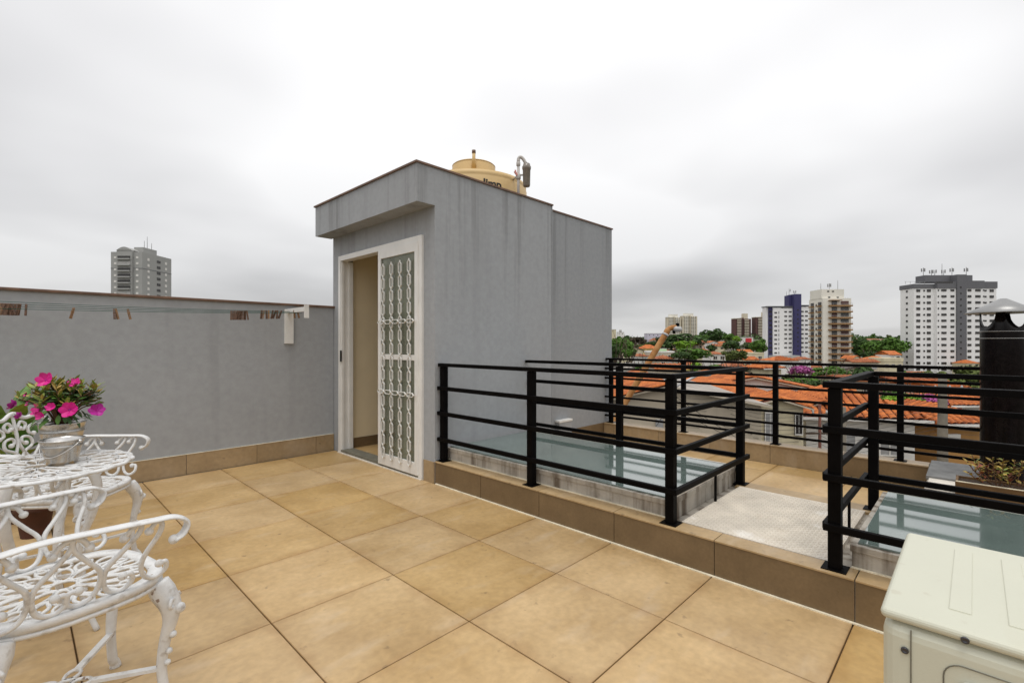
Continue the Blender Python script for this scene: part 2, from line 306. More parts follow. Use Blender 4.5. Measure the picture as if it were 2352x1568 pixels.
def lay_tiles(parent, x0, x1, y0, y1, z, name='tile', gx=tx0, gy=ty0, mats=TT):
    i0 = math.floor((x0-gx)/TS); j0 = math.floor((y0-gy)/TS)
    for i in range(i0, int((x1-gx)/TS)+2):
        for j in range(j0, int((y1-gy)/TS)+2):
            a, b = max(x0, gx+i*TS), min(x1, gx+(i+1)*TS); c, d = max(y0, gy+j*TS), min(y1, gy+(j+1)*TS)
            if b-a < .03 or d-c < .03: continue
            k = (round(b-a,3), round(d-c,3))
            if k not in cache: cache[k] = tm_full if k == (TS, TS) else with_mat(tile_mesh(k[0], k[1], .011), M['tile'])
            inst(cache[k], name, parent, ((a+b)/2, (c+d)/2, z+rnd.uniform(-.0006,.0006)), m=rnd.choice(mats))
lay_tiles(floor, -1.64, XB-.004, -2.02, YW-.012, 0)
tag(MB().box(-3.2, 5.55, -3.2, 5.5, -7.4, -.21).build('terrace_house', M['wall'], None, org=(1,1,-7.4)), 'grey rendered house that carries the roof terrace', 'house')
# parapet
pw = thing('parapet_wall', 'grey stucco parapet wall behind the white table and chairs', 'wall', (0,YW,0))
MB().box(-3.2, XB-.004, YW, YW+.16, -.2, 1.595).build('wall', M['wall'], pw)
MB().box(-3.2, XB+.03, YW-.022, YW+.185, 1.595, 1.617).build('coping', M['coping'], pw, .004)
sk_me = with_mat(MB().box(-.298,.298,-.006,.006,0,.183).mesh('skirting_tile'), M['tile2'])
SK = [tmat((.78,.86),'tilep'), tmat((.72,.84),'tilep'), tmat((.68,.86),'tilep'), tmat((.75,.8),'tilep')]
for i in range(-4, 6):
    x = .49+.6*(i-1)+.3
    if x+.3 < 1.9: inst(sk_me, 'skirting_tile', pw, (x, -.006, 0), m=rnd.choice(SK))
inst(sk_me, 'skirting_tile', pw, (1.99,-.006,0), m=SK[1]); inst(sk_me, 'skirting_tile', pw, (2.392,-.006,0), sc=(.337,1,1), m=SK[2])
MB().box(-1.6, XB-.01, YW-.0155, YW-.001, .1835, .1865).build('grout_line', M['caulk'], pw)
# ------------------------------------------------------------------ stair booth
bo = thing('stair_booth', 'grey stucco stairwell booth with overhanging flat roof on the terrace', 'building', (XB, YS, 0))
X1, X2, YR, YL, ZT = 4.08, 5.45, 3.435, 5.22, 2.70
D0, D1, DZ = 3.49, 5.05, 2.155
w = MB()
w.box(XB, XB+.15, YS, D0, 0, DZ); w.box(XB, XB+.15, D1, YL, 0, DZ); w.box(XB, XB+.15, YS, YL, DZ, ZT)
w.box(XB+.15, X1, YS, YS+.15, 0, ZT); w.box(X1-.15, X1, YS+.15, YR+.15, 0, ZT-.02)
w.box(XB+.15, X2, YL-.15, YL, 0, ZT); w.box(X2-.15, X2, YR+.15, YL-.15, 0, ZT-.012); w.box(XB+.15, X2-.15, YS+.152, YL-.152, 2.42, 2.52)
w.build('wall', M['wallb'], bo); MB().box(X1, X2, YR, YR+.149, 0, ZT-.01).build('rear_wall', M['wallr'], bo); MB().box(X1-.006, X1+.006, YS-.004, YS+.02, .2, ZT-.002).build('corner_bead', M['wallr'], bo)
MB().box(2.315, XB-.0005, YS, 5.26, 2.38, ZT).build('canopy', M['wallb'], bo)
c = MB(); c.box(2.30, X1+.012, YS-.014, YS+.16, ZT, ZT+.016); c.box(2.30, 2.47, YS+.16, 5.275, ZT, ZT+.016); c.box(X1+.012, X2+.014, YR-.012, YR+.165, ZT-.01, ZT+.006); c.box(2.47, X2+.014, YL-.165, YL+.012, ZT, ZT+.016); c.box(X2-.16, X2+.014, YR+.165, YL-.165, ZT-.012, ZT+.004)
c.build('coping', M['coping'], bo)
i_ = MB(); i_.box(XB+.152, X2-.152, YL-.162, YL-.1505, .02, 2.42); i_.box(XB+.152, X1-.15, YS+.1505, YS+.162, .02, 2.42); i_.box(X2-.162, X2-.1505, YR+.16, YL-.165, .02, 2.42); i_.box(XB+.152, X2-.165, YS+.165, YL-.165, 2.406, 2.4185)
i_.build('interior_wall', M['cream'], bo)
MB().box(XB+.16, X2-.165, YL-.172, YL-.1622, .02, .13).build('interior_skirting', M['tile2'], bo)
MB().box(XB+.02, X2-.165, YS+.165, YL-.165, -.1, .02).build('interior_floor', M['tilep'], bo)
s_ = MB(); s_.box(XB-.012, XB-.0005, YS+.001, D0-.012, 0, .183); s_.build('skirting_tile', SK[1], bo)
s_ = MB(); s_.box(X1+.002, X2-.05, YR-.012, YR-.0005, 0, .185); s_.build('skirting_tile', M['tile2'], bo)
# door: frame, fixed track, sliding leaf with chain grille
fr = MB(); fr.box(XB-.025, XB+.07, D0, D0+.055, .012, DZ-.002); fr.box(XB-.025, XB+.07, D1-.05, D1, .012, DZ-.002); fr.box(XB-.025, XB+.07, D0+.055, D1-.05, DZ-.057, DZ-.002)
fr.box(XB+.07, XB+.12, D1-.065, D1-.03, .03, DZ-.06); fr.box(XB-.012, XB+.02, D1-.062, D1-.05, .03, DZ-.06)
dfr = fr.build('door_frame', M['alu'], bo, .003)
MB().box(XB-.035, XB+.14, D0-.002, D1+.002, -.01, .011).build('threshold', M['marble'], bo, .003)
MB().box(XB-.02, XB+.12, D0+.06, D1-.055, .0112, .035).build('door_track', M['acdark'], bo)
l0, l1, lx = D0+.045, 4.20, XB-.035
lf = MB(); z0, zm, zt = .03, 1.07, 2.10
lf.box(lx, lx+.035, l0, l0+.05, z0, zt); lf.box(lx, lx+.035, l1-.05, l1, z0, zt); lf.box(lx, lx+.035, l0+.05, l1-.05, z0, z0+.11); lf.box(lx, lx+.035, l0+.05, l1-.05, zt-.085, zt); lf.box(lx+.004, lx+.031, l0+.05, l1-.05, zm-.025, zm+.025)
leaf = lf.build('sliding_door', M['alu'], bo, .003)
for a, b in ((z0+.11, zm-.025), (zm+.025, zt-.085)): MB().box(lx+.014, lx+.02, l0+.052, l1-.052, a+.001, b-.001).build('pane', M['pane'], leaf)
for a, b in ((z0+.11, zm-.025), (zm+.025, zt-.085)):
    for y_ in (l0+.051, l1-.063): MB().box(lx+.008, lx+.026, y_, y_+.012, a, b).build('glazing_bead', M['acdark'], leaf)

lk = MB(); hx = [(0,-.058),(.020,-.036),(.020,.036),(0,.058),(-.020,.036),(-.020,-.036)]
lk.tube([(0,a,b) for a,b in hx], .0058, 4, closed=True, flat=(1.6,.8), up=(1,0,0)); lk.bar((0,0,.052),(0,0,.07),.007,.012)
lk_me = with_mat(lk.mesh('chain_link'), M['alu'])
pwld = par_world(leaf)
for k in range(4):
    y = l0+.115+k*(l1-l0-.23)/3
    z = .155
    while z < zt-.15:
        inst(lk_me, 'chain_link', leaf, Vector((lx-.012, y, z))-pwld); z += .124
for zc in (.74, 1.40):
    for k in range(5):
        inst(lk_me, 'chain_link', leaf, Vector((lx-.022, l0+.085+k*.122, zc))-pwld, rot=(R(90),0,0), sc=(1,.85,.95))
MB().box(XB-.03, XB-.018, D1-.07, D1-.053, 1.0, 1.12).build('door_latch', M['black'], bo)
# wall outlet box on the booth side
bx = thing('outlet_box', 'small grey wall box with a white top low on the booth side', 'utility box', (4.30, YR, .0))
MB().box(4.27, 4.50, YR-.06, YR-.001, .02, .30).build('box', M['wall'], bx); MB().box(4.262, 4.508, YR-.068, YR-.001, .30, .325).build('lid', M['alu'], bx, .003)
# ------------------------------------------------------------------ raised platform between the two floors
XP = 3.72
pf = MB(); pf.box(XB+.0115, XP, -3.2, YS-.001, -.2, STEP-.012); plat = pf.build('raised_platform', M['conc'], None, org=(XB,0,0)); tag(plat, kind='structure')
yj = [YS-.003, 2.75, 2.155, 1.56, .965, .37, -.23, -.83, -1.43, -2.03]
RT = [M['tile2']]*4; TP = [tmat((.86,.92),'tilep'), tmat((.8,.92),'tilep'), tmat((.9,.9),'tilep')]
for a, b in zip(yj[1:], yj[:-1]):
    o = MB().box(XB, XB+.0118, a+.002, b-.002, .006, STEP).build('riser_tile', RT[rnd.randrange(4)], plat)
    o = MB().box(XB-.006, XB+.118, a+.002, b-.002, STEP+.0005, STEP+.010).build('coping_tile', TP[rnd.randrange(3)], plat, .002)
MB().box(XB-.014, XB-.001, -2.03, YS-.02, .0005, .006).build('sealant_line', M['caulk'], plat)
for a, b in ((.47, 1.2),):
    MB().box(3.56, XP, .42, 1.23, STEP-.0115, STEP+.004).build('coping_tile', TP[1], plat)
pl = thing('antislip_plate', 'pale worn anti-slip plate on the platform between the two skylights', 'metal plate', (3.1,.83,STEP))
MB().box(2.622, 3.555, .475, 1.195, STEP-.011, STEP+.012).build('sheet', M['plate'], pl)
bm_ = MB()
for i in range(46):
    for j in range(36):
        x = 2.635+i*.02; y = .485+j*.02; s = 1 if (i+j) % 2 else -1
        bm_.bar((x-.006, y-.006*s, STEP+.0128), (x+.006, y+.006*s, STEP+.0128), .004, .0022)
tag(bm_.build('tread_bump', M['plate'], pl), kind='stuff')
# skylights
def skylight(y0, y1, label):
    t = thing('skylight', label, 'skylight', ((2.62+3.68)/2, (y0+y1)/2, STEP))
    x0, x1, zb, zg = 2.625, 3.69, STEP-.012, .292
    k = MB(); k.box(x0, x0+.07, y0, y1, zb, zg); k.box(x1-.07, x1, y0, y1, zb, zg); k.box(x0+.07, x1-.07, y0, y0+.07, zb, zg); k.box(x0+.07, x1-.07, y1-.07, y1, zb, zg)
    k.build('kerb', M['conc'], t, .004)
    f = MB(); f.box(x0-.006, x0+.03, y0-.006, y1+.006, zg-.03, zg+.001); f.box(x0+.03, x1+.006, y0-.006, y0+.03, zg-.03, zg+.001); f.box(x0+.03, x1+.006, y1-.03, y1+.006, zg-.03, zg+.001); f.box(x1-.03, x1+.006, y0+.03, y1-.03, zg-.03, zg+.001)
    f.build('flashing', M['conc'], t, .003)
    MB().box(x0+.02, x1-.02, y0+.02, y1-.02, zg+.0012, zg+.011).build('glass_pane', M['skyl'], t, .002)
    r = MB(); r.bar((x0+.01, y0+.012, zg+.008), (x1-.01, y0+.012, zg+.008), .022, .012); r.bar((x1-.012, y0+.03, zg+.008), (x1-.012, y1-.02, zg+.008), .018, .012)
    r.build('sealant', M['marble'], t)
    MB().box(x0-.011, x0-.001, y0, y1, STEP+.0095, STEP+.016).build('sealant_line', M['caulk'], t)
    return t
skylight(1.262, YS-.012, 'green glass skylight beside the grey booth wall inside the black railing')
skylight(-1.9, .40, 'green glass skylight behind the white air conditioner')
# railings
def post(m_, x, y, z0, z1, par, s=.05):
    p = MB().box(x-s/2, x+s/2, y-s/2, y+s/2, z0+.004, z1).build('post', M['black'], par, .003)
    MB().box(x-s*.95, x+s*.95, y-s*.95, y+s*.95, z0-.001, z0+.0045).build('base_plate', M['black'], p)
def rails(par, a, b, zs, w=.03, h=.032):
    for z in zs: MB().bar((a[0],a[1],z), (b[0],b[1],z), w, h).build('rail', M['black'], par, .003)
ZR = [1.014, .815, .600, .378]
zc = STEP+.010
r1 = thing('railing', 'black steel railing around the skylight next to the booth', 'railing', (2.56,1.23,zc))
for x, y in ((2.563,3.285),(2.563,2.278),(2.563,1.230),(3.655,2.225)): post(0, x, y, zc, ZR[0]-.016, r1)
post(0, 3.655, 1.224, STEP+.004, ZR[0]-.016, r1)
rails(r1, (2.549,3.325), (2.549,1.191), ZR[:1], .042, .028); rails(r1, (2.531,3.325), (2.531,1.199), ZR[1:], .026, .032)
rails(r1, (2.57,1.215), (3.72,1.215), ZR[:1], .042, .028); rails(r1, (2.519,1.191), (3.72,1.191), ZR[1:], .026, .032)
rails(r1, (3.655,3.32), (3.655,1.237), ZR[:1], .042, .028); rails(r1, (3.687,3.32), (3.687,1.205), ZR[1:], .026, .032)
MB().box(3.10, 3.116, 1.186, 1.198, STEP+.012, .362).build('stay', M['black'], r1)
r2 = thing('railing', 'black steel railing in front of the black flue at the right', 'railing', (2.56,.45,zc))
for x, y in ((2.563,.452),(2.563,-.75)): post(0, x, y, zc, ZR[0]-.016, r2)
post(0, 3.655, .447, STEP+.004, ZR[0]-.016, r2); post(0, 3.655, -.75, STEP+.004, ZR[0]-.016, r2)
rails(r2, (2.549,.495), (2.549,-1.9), ZR[:1], .042, .028); rails(r2, (2.531,.492), (2.531,-1.9), ZR[1:], .026, .032)
rails(r2, (2.57,.462), (3.67,.462), ZR[:1], .042, .028); rails(r2, (2.545,.486), (3.70,.486), ZR[1:], .026, .032)
rails(r2, (3.655,.44), (3.655,-1.9), ZR[:1], .042, .028); rails(r2, (3.687,.475), (3.687,-1.9), ZR[1:], .026, .032)
MB().box(3.10, 3.116, .479, .491, STEP+.012, .362).build('stay', M['black'], r2)
# back strip: floor, edge kerb, railing on it
bf = MB().box(XP, 5.24, -1.8, YR-.013, -.2, -.012).build('back_floor', M['grout'], None, org=(4.5,1,0)); tag(bf, kind='structure')
for gx in (0,):
    for i in range(3):
        for j in range(-3, 6):
            x0_, x1_ = XP+i*.6, min(5.238, XP+(i+1)*.6); y0_, y1_ = .2+j*.6, min(YR-.014, .2+(j+1)*.6)
            if x1_-x0_ > .05 and y1_-y0_ > .05:
                k = (round(x1_-x0_,3), round(y1_-y0_,3))
                if k not in cache: cache[k] = with_mat(tile_mesh(k[0], k[1], .011), M['tile'])
                inst(cache[k], 'tile', bf, ((x0_+x1_)/2-4.5, (y0_+y1_)/2-1, 0), m=rnd.choice(TT[:3]))
ek = thing('edge_kerb', 'low beige tiled kerb along the far terrace edge', 'kerb', (5.3,1.8,0))
MB().box(5.252, 5.40, .27, YR-.002, -.2, .172).build('core', M['conc'], ek)
for j in range(6):
    a, b = .272+j*.6, min(YR-.016, .272+(j+1)*.6)
    if b > a+.05: MB().box(5.24, 5.2515, a+.002, b-.002, .001, .173).build('kerb_tile', RT[j % 2] if j == 0 else SK[j % 4], ek)
    if b > a+.05: MB().box(5.232, 5.41, a+.002, b-.002, .1735, .186).build('coping_tile', SK[(j+1) % 4], ek, .002)
r3 = thing('railing', 'black steel railing with seven bars along the far terrace edge', 'railing', (5.31,1.9,.186))
for y in (3.36, 2.40, 1.443, .463): post(0, 5.315, y, .186, .985, r3, .046)
rails(r3, (5.315,3.433), (5.315,-1.6), [.998], .04, .026); rails(r3, (5.285,3.433), (5.285,-1.6), [.877,.757,.637,.517,.397,.277], .018, .024)
# flue plinth, slate slab, flue, planter
pb = thing('flue_plinth', 'rendered masonry plinth with a slate slab under the black flue', 'plinth', (4.9,-.4,0))
MB().box(4.30, 5.40, -1.8, .262, -.01, .168).build('block', M['conc'], pb, .006); MB().box(4.60, 4.80, -.02, .25, .1682, .185).build('cap', M['marble'], pb, .004)
MB().box(4.80, 5.46, -1.8, .268, .1685, .20).build('slab', M['slate'], pb, .004)
fx, fy = 4.98, -.147
fu = thing('flue', 'thick glossy black chimney flue with a grey conical cowl', 'chimney', (fx,fy,.2))
r_, nseg = .122, 64; tb = MB(); V = []; Fs = []
hs = [.201, .235, .6, 1.0, 1.28]
for k in range(nseg):
    a = 2*math.pi*k/nseg; ph = (4*(a-R(262))/(2*math.pi)) % 1.0
    top = 1.315 + .125*(1-math.sqrt(max(0, 1-((ph-.5)/.40)**2)) if abs(ph-.5) < .40 else 1)
    for z in hs+[top]: V.append((fx+r_*math.cos(a), fy+r_*math.sin(a), z))
    for z in hs+[top]: V.append((fx+(r_-.004)*math.cos(a), fy+(r_-.004)*math.sin(a), z))
m6 = len(hs)+1
for k in range(nseg):
    q = (k+1) % nseg; A = k*2*m6; B = q*2*m6
    for i in range(m6-1): Fs.append((A+i, B+i, B+i+1, A+i+1)); Fs.append((A+m6+i+1, B+m6+i+1, B+m6+i, A+m6+i))
    Fs.append((A+m6-1, B+m6-1, B+2*m6-1, A+2*m6-1))
tb.add(V, Fs, True); tb.build('pipe', M['gloss'], fu)
for z in (1.235, 1.285):
    MB().tube([(fx+(r_+.001)*math.cos(2*math.pi*k/48), fy+(r_+.001)*math.sin(2*math.pi*k/48), z) for k in range(48)], .0035, 6, closed=True).build('band', M['capm'], fu)
MB().lathe([(.207,1.418),(.209,1.421),(.10,1.475),(.02,1.523),(.001,1.525)], (fx,fy,0), 40).build('cowl', M['capm'], fu)
pn = thing('planter_trough', 'brown wooden planter trough beside the black flue', 'planter', (4.45,-.3,.168))
k = MB(); px0, px1, py0, py1 = 4.36, 4.58, -.75, .095
for i in range(2): k2 = MB(); k2.box(px0, px0+.015, py0, py1, .17+i*.057, .222+i*.057); k2.build('board', M['trough'], pn, .002)
for i in range(2): MB().box(px1-.015, px1, py0, py1, .17+i*.057, .222+i*.057).build('board', M['trough'], pn, .002)
for y in (py0, py1-.015):
    for i in range(2): MB().box(px0+.016, px1-.016, y, y+.014, .17+i*.057, .222+i*.057).build('board', M['trough'], pn, .002)
for i in range(2): MB().box(px0-.0012, px0+.014, py0+.005, py1-.004, .2225+i*.057, .2265+i*.057).build('trim', M['caulk'], pn)
MB().box(px0+.016, px1-.016, py0+.016, py1-.016, .172, .265).build('soil', M['soil'], pn)
# ================================================================== small plants
def leaf_mesh(l, w, m, fold=.25, droop=.15):
    q = MB(); V = []
    for i, (t, s) in enumerate(((0,.08),(.25,.75),(.55,1),(.82,.6),(1,.03))):
        z = fold*w*s*.5-droop*l*t*t
        V += [(l*t, -w*s/2, z), (l*t, 0, -droop*l*t*t), (l*t, w*s/2, z)]
    F = []
    for i in range(4):
        a = i*3; F += [(a,a+3,a+4,a+1),(a+1,a+4,a+5,a+2)]
    return with_mat(q.add(V, F, True).mesh('leaf'), m)
def shoot_leaves(root, me_list, base, tip, n, spread, size=(1,1), name='leaf'):
    base = Vector(base); tip = Vector(tip)
    for i in range(n):
        t = (i+.5)/n; p = base.lerp(tip, t); a = i*2.4+rnd.uniform(-.4,.4); s = rnd.uniform(*size)
        inst(rnd.choice(me_list), name, root, p, (rnd.uniform(-.5,.5), -spread*rnd.uniform(.4,1.2), a), (s,s,s))
# trough plant: upright yellowing branches
tp = thing('trough_plant', 'straggly plant with yellow green leaf tips in the wooden trough', 'plant', (4.44,-.14,.265))
lm_y = leaf_mesh(.045,.02,M['leaf_yel']); lm_r = leaf_mesh(.04,.018,M['leaf_red']); lm_l = leaf_mesh(.045,.02,M['leaf_lime'])
st = MB(); tips = []
for k in range(20):
    a = rnd.uniform(-1,1); b = rnd.uniform(-.25,.7); base = Vector((rnd.uniform(-.02,.02), rnd.uniform(-.04,.04), -.01)); tip = base+Vector((rnd.uniform(-.08,.08), a*.19, .07+.30*abs(b)+rnd.uniform(0,.03)))
    mid = base.lerp(tip,.5)+Vector((0,a*.02,-.01)); st.tube(cat_rom([base,mid,tip],4), .0025, 5); tips.append((mid, tip))
o = MB(); o.v, o.f, o.sm = st.v, st.f, st.sm
b_ = bpy.data.objects.new('stem', o.mesh('stem')); COL.objects.link(b_); b_.parent = tp; b_.data.materials.append(M['stem'])
for mid, tip in tips: shoot_leaves(tp, [lm_y, lm_y, lm_l] if tip.z > .13 else [lm_r, lm_y], mid, tip+(tip-mid)*.15, 13, .7, (.6,1.1))
# ================================================================== cast metal table and chairs
def scroll(m, pts2, plane, r=.0085, n=6, ball=None, flat=None):
    P = [plane(a, b) for a, b in pts2]; C = cat_rom(P, 5)
    m.tube(C, r, n, flat=flat)
    if ball:
        for i in ball: m.ball(P[i], r*1.7, 8)
def ring_ribbon(m, cx, cy, rx, ry, rot, z, w=.008, t=.010, n=14):
    P = []
    for k in range(n):
        a = 2*math.pi*k/n; x, y = rx*math.cos(a), ry*math.sin(a); P.append((cx+x*math.cos(rot)-y*math.sin(rot), cy+x*math.sin(rot)+y*math.cos(rot), z))
    m.tube(P, 1, 6, closed=True, flat=(t/2, w/2), up=(0,0,1))
def cab_leg(sx, sy, x, y, ztop, spread=.04, s=1.):
    m = MB(); d = Vector((sx, sy, 0)).normalized(); B = Vector((x, y, 0))
    prof = [(.0,ztop,.030),(.014,ztop-.03,.034),(.034,ztop-.075,.029),(.034,ztop-.12,.021),(.02,ztop-.18,.016),(.012,ztop-.24,.0145),(.012,ztop*.28,.0135),(.022,ztop*.10,.014),(.036,.018,.015),(.040,0,.017)]
    P = [B+d*(a*spread/.04)+Vector((0,0,z)) for a, z, r in prof]
    C = cat_rom(P, 4); rs = []
    for i in range(len(C)):
        q = i/4; k = min(int(q), len(prof)-2); f = q-k; rs.append((prof[k][2]*(1-f)+prof[k+1][2]*f)*s)
    m.tube(C, rs, 8, flat=(1, .8))
    for a, z, r in ((.058,ztop-.085,.016),(.040,ztop-.165,.011),(.030,ztop-.215,.010),(.026,ztop-.25,.009)):
        m.ball(B+d*(a*spread/.04)+Vector((0,0,z)), r*s)
    side = Vector((-d.y, d.x, 0))
    for sg in (-1, 1):   # carved volutes on the knee
        c0 = B+d*.045+side*(sg*.022)+Vector((0,0,ztop-.06)); m.tube([c0+side*(.013*math.cos(t))+Vector((0,0,.013*math.sin(t))) for t in [i*.5 for i in range(12)]], .005, 5)
    return m
def chair_parts(root):
    zs = .42
    def outline(s, k=48):
        P = []
        for i in range(k):
            a = 2*math.pi*i/k; c, q = math.cos(a), math.sin(a)
            x = math.copysign(abs(c)**.72, c)*.212*s; y = math.copysign(abs(q)**.72, q)*.214*s*(1+.06*c); P.append((x, y))
        return P
    m = MB(); O = outline(1); I = outline(.84); n = len(O); V = []
    for z, A in ((zs-.012,O),(zs+.004,O),(zs+.010,outline(.985)),(zs+.008,I),(zs-.004,I)): V += [(x,y,z) for x,y in A]
    F = []
    for r in range(5):
        for i in range(n): F.append((r*n+i, r*n+(i+1)%n, ((r+1)%5)*n+(i+1)%n, ((r+1)%5)*n+i))
    m.add(V, F, True); m.tube([(x*.97,y*.97,zs-.02) for x,y in O], .008, 6, closed=True)
    m.build('seat', M['iron'], root)
    q = MB(); ring_ribbon(q, 0, 0, .032, .032, 0, zs+.003, .009)
    for k in range(10):
        a = 2*math.pi*k/10; c, s = math.cos(a), math.sin(a)
        ring_ribbon(q, c*.085, s*.085, .05, .020, a, zs+.003)
        b = a+math.pi/10; c2, s2 = math.cos(b), math.sin(b)
        P = cat_rom([(c2*.03,s2*.03,zs+.003),(c2*.09,s2*.09,zs+.003),(math.cos(b+.13)*.135,math.sin(b+.13)*.135,zs+.003),(math.cos(b+.05)*.178,math.sin(b+.05)*.178,zs+.003)],4); q.tube(P, 1, 6, flat=(.005,.0055), up=(0,0,1))
        P = cat_rom([(c2*.09,s2*.09,zs+.003),(math.cos(b-.13)*.135,math.sin(b-.13)*.135,zs+.003),(math.cos(b-.05)*.178,math.sin(b-.05)*.178,zs+.003)],4); q.tube(P, 1, 6, flat=(.005,.0055), up=(0,0,1))
        ring_ribbon(q, c*.162, s*.162, .028, .017, a, zs+.003, .009)
        ring_ribbon(q, c2*.163, s2*.163, .012, .012, a, zs+.003, .007, n=8)
    q.build('seat_lattice', M['iron'], root)
    # armrests
    for s in (-1, 1):
        a = MB(); y0 = .214*s
        yf = lambda x: s*(.215+.15*(x+.235)); rail = cat_rom([(x,yf(x),z) for x, z in ((-.235,.625),(-.12,.640),(.02,.636),(.11,.632),(.160,.628),(.190,.606),(.182,.575),(.158,.560))], 5)
        a.tube(rail, 1, 8, flat=(.0065,.021), up=None)
        a.ball((.158,yf(.158),.562), .014)
        pl = lambda x, z: Vector((x, s*.192+(yf(x)-s*.192)*(z-.43)/.2, z))
        for ox in (-.125, .015):
            for f in (-1, 1):
                X = lambda t: ox+f*t
                scroll(a, [(X(.035),.597),(X(.050),.622),(X(.068),.630),(X(.066),.600),(X(.035),.556),(X(.008),.520),(X(.004),.480),(X(.018),.445),(X(.048),.434),(X(.070),.452),(X(.066),.478),(X(.047),.478)], pl, .0068, 6, (0, 11))
        scroll(a, [(.105,.600),(.118,.624),(.133,.615),(.130,.58),(.108,.53),(.102,.49),(.118,.45),(.145,.436),(.168,.452),(.165,.480),(.148,.480)], pl, .0068, 6, (0, 10))
        a.build('armrest', M['iron'], root)
        b = MB(); b.lathe([(.013,-.003),(.013,.003),(.008,.006),(.001,.007)], (0,0,0), 10)
        ob = bpy.data.objects.new('bolt', b.mesh('bolt')); COL.objects.link(ob); ob.parent = root; ob.location = (-.222, y0*1.0+s*.016, .605); ob.rotation_euler = (-s*R(90),0,0); ob.data.materials.append(M['zinc'])
    # backrest
    b = MB(); bp = lambda y, z: Vector((-.19-.16*(z-.43), y*.96, .43+(z-.43)*.79))
    b.tube(cat_rom([bp(y,z) for y,z in [(-.20,.425),(-.218,.55),(-.215,.66),(-.225,.74),(-.195,.82),(-.13,.865),(-.06,.86),(0,.895),(.06,.86),(.13,.865),(.195,.82),(.225,.74),(.215,.66),(.218,.55),(.20,.425)]],5), .0095, 8)
    for f in (-1, 1):
        for pts in ([(.015,.43),(.02,.52),(.06,.60),(.12,.68),(.15,.76),(.12,.815),(.075,.80),(.07,.765),(.095,.755)], [(.015,.52),(.05,.55),(.10,.54),(.125,.50),(.10,.465),(.065,.475),(.07,.505)], [(0,.62),(.03,.66),(.075,.69),(.07,.735),(.03,.745),(.02,.72),(.04,.705)], [(.20,.60),(.16,.62),(.13,.60),(.135,.565),(.165,.56),(.175,.585)], [(.01,.80),(.035,.84),(.06,.82),(.045,.79),(.025,.80)], [(.055,.60),(.02,.66),(0,.74),(0,.88)]):
            scroll(b, [(f*y,z) for y,z in pts], bp, .0068, 6, (len(pts)-1,))
    b.tube([bp(y,.43) for y in (-.2,-.1,0,.1,.2)], .010, 8); b.build('backrest', M['iron'], root)
    for sx in (-1, 1):
        for sy in (-1, 1): cab_leg(sx, sy, sx*.166, sy*.162, zs-.02).build('leg', M['iron'], root)
    x_ = MB(); z = .13
    for sx in (-1, 1):
        for sy in (-1, 1):
            x_.bar((sx*.045,sy*.045,z), (sx*.176,sy*.172,z+.005), .018, .010)
    for cx, cy in ((.03,.03),(-.03,-.03),(.03,-.03),(-.03,.03),(0,0)): ring_ribbon(x_, cx, cy, .026, .017, math.atan2(cy, cx) if (cx or cy) else 0, z, .010, .012, 12)
    x_.build('stretcher', M['iron'], root)
ch = thing('chair', 'nearest white cast metal scrollwork armchair in the left foreground', 'chair', group='white garden armchairs')
chair_parts(ch)
ch2 = copy_tree(ch); tag(ch2, 'white cast metal armchair standing behind the table, half hidden by it', 'chair', 'white garden armchairs')
def on(u, v, z): return at(u, v, (EYE-z)*FPX/(v-HYP))
ch.location = (.105, 2.045, 0); ch.rotation_euler = (0,0,R(14)); ch.scale = (1.09,1.09,1.05)
ch2.location = (.203, 3.39, 0); ch2.rotation_euler = (0,0,R(-40)); ch2.scale = (1.05,1.05,1.05)
# table
pT = Vector((.063,2.743,0)); tl = thing('garden_table', 'round white openwork cast metal table carrying the tin buckets', 'table', (0,0,0))
zt = .70; tt = MB(); TR = .345   # scaled to a 60 cm top below
sc_ = [((TR+.012*abs(math.sin(9*2*math.pi*k/144)))*math.cos(2*math.pi*k/144), (TR+.012*abs(math.sin(9*2*math.pi*k/144)))*math.sin(2*math.pi*k/144), zt-.005) for k in range(144)]
tt.tube(sc_, 1, 8, closed=True, flat=(.007,.011), up=(0,0,1)); ring_ribbon(tt, 0, 0, .05, .05, 0, zt-.003, .014, .01, 24); ring_ribbon(tt, 0, 0, .19, .19, 0, zt-.003, .012, .01, 48)
ring_ribbon(tt, 0, 0, .30, .30, 0, zt-.003, .010, .01, 60)
for k in range(18):
    a = 2*math.pi*k/18; c, s = math.cos(a), math.sin(a)
    ring_ribbon(tt, c*.118, s*.118, .068, .019, a, zt-.003, .010); b = a+math.pi/18; c2, s2 = math.cos(b), math.sin(b)
    ring_ribbon(tt, c*.245, s*.245, .055, .032, a, zt-.003, .011); ring_ribbon(tt, c2*.245, s2*.245, .030, .013, b, zt-.003, .009)
    ring_ribbon(tt, c2*.322, s2*.322, .022, .038, b, zt-.003, .010); ring_ribbon(tt, c*.322, s*.322, .014, .014, a, zt-.003, .009)
tt.build('table_top', M['iron'], tl)
for k in range(4):
    a = math.pi/4+k*math.pi/2; m = MB(); d = Vector((math.cos(a), math.sin(a), 0))
    P = cat_rom([d*.20+Vector((0,0,zt-.012)), d*.235+Vector((0,0,zt-.09)), d*.22+Vector((0,0,zt-.2)), d*.165+Vector((0,0,zt-.34)), d*.165+Vector((0,0,.2)), d*.20+Vector((0,0,.08)), d*.235+Vector((0,0,0))], 5)
    m.tube(P, [.030-.014*min(1,i/18) for i in range(len(P))], 8, flat=(.7,1)); m.tube(cat_rom([d*.20+Vector((0,0,zt-.11)), d*.13+Vector((0,0,zt-.13)), d*.12+Vector((0,0,zt-.07)), d*.17+Vector((0,0,zt-.05))],5), .009, 6)
    m.build('leg', M['iron'], tl)
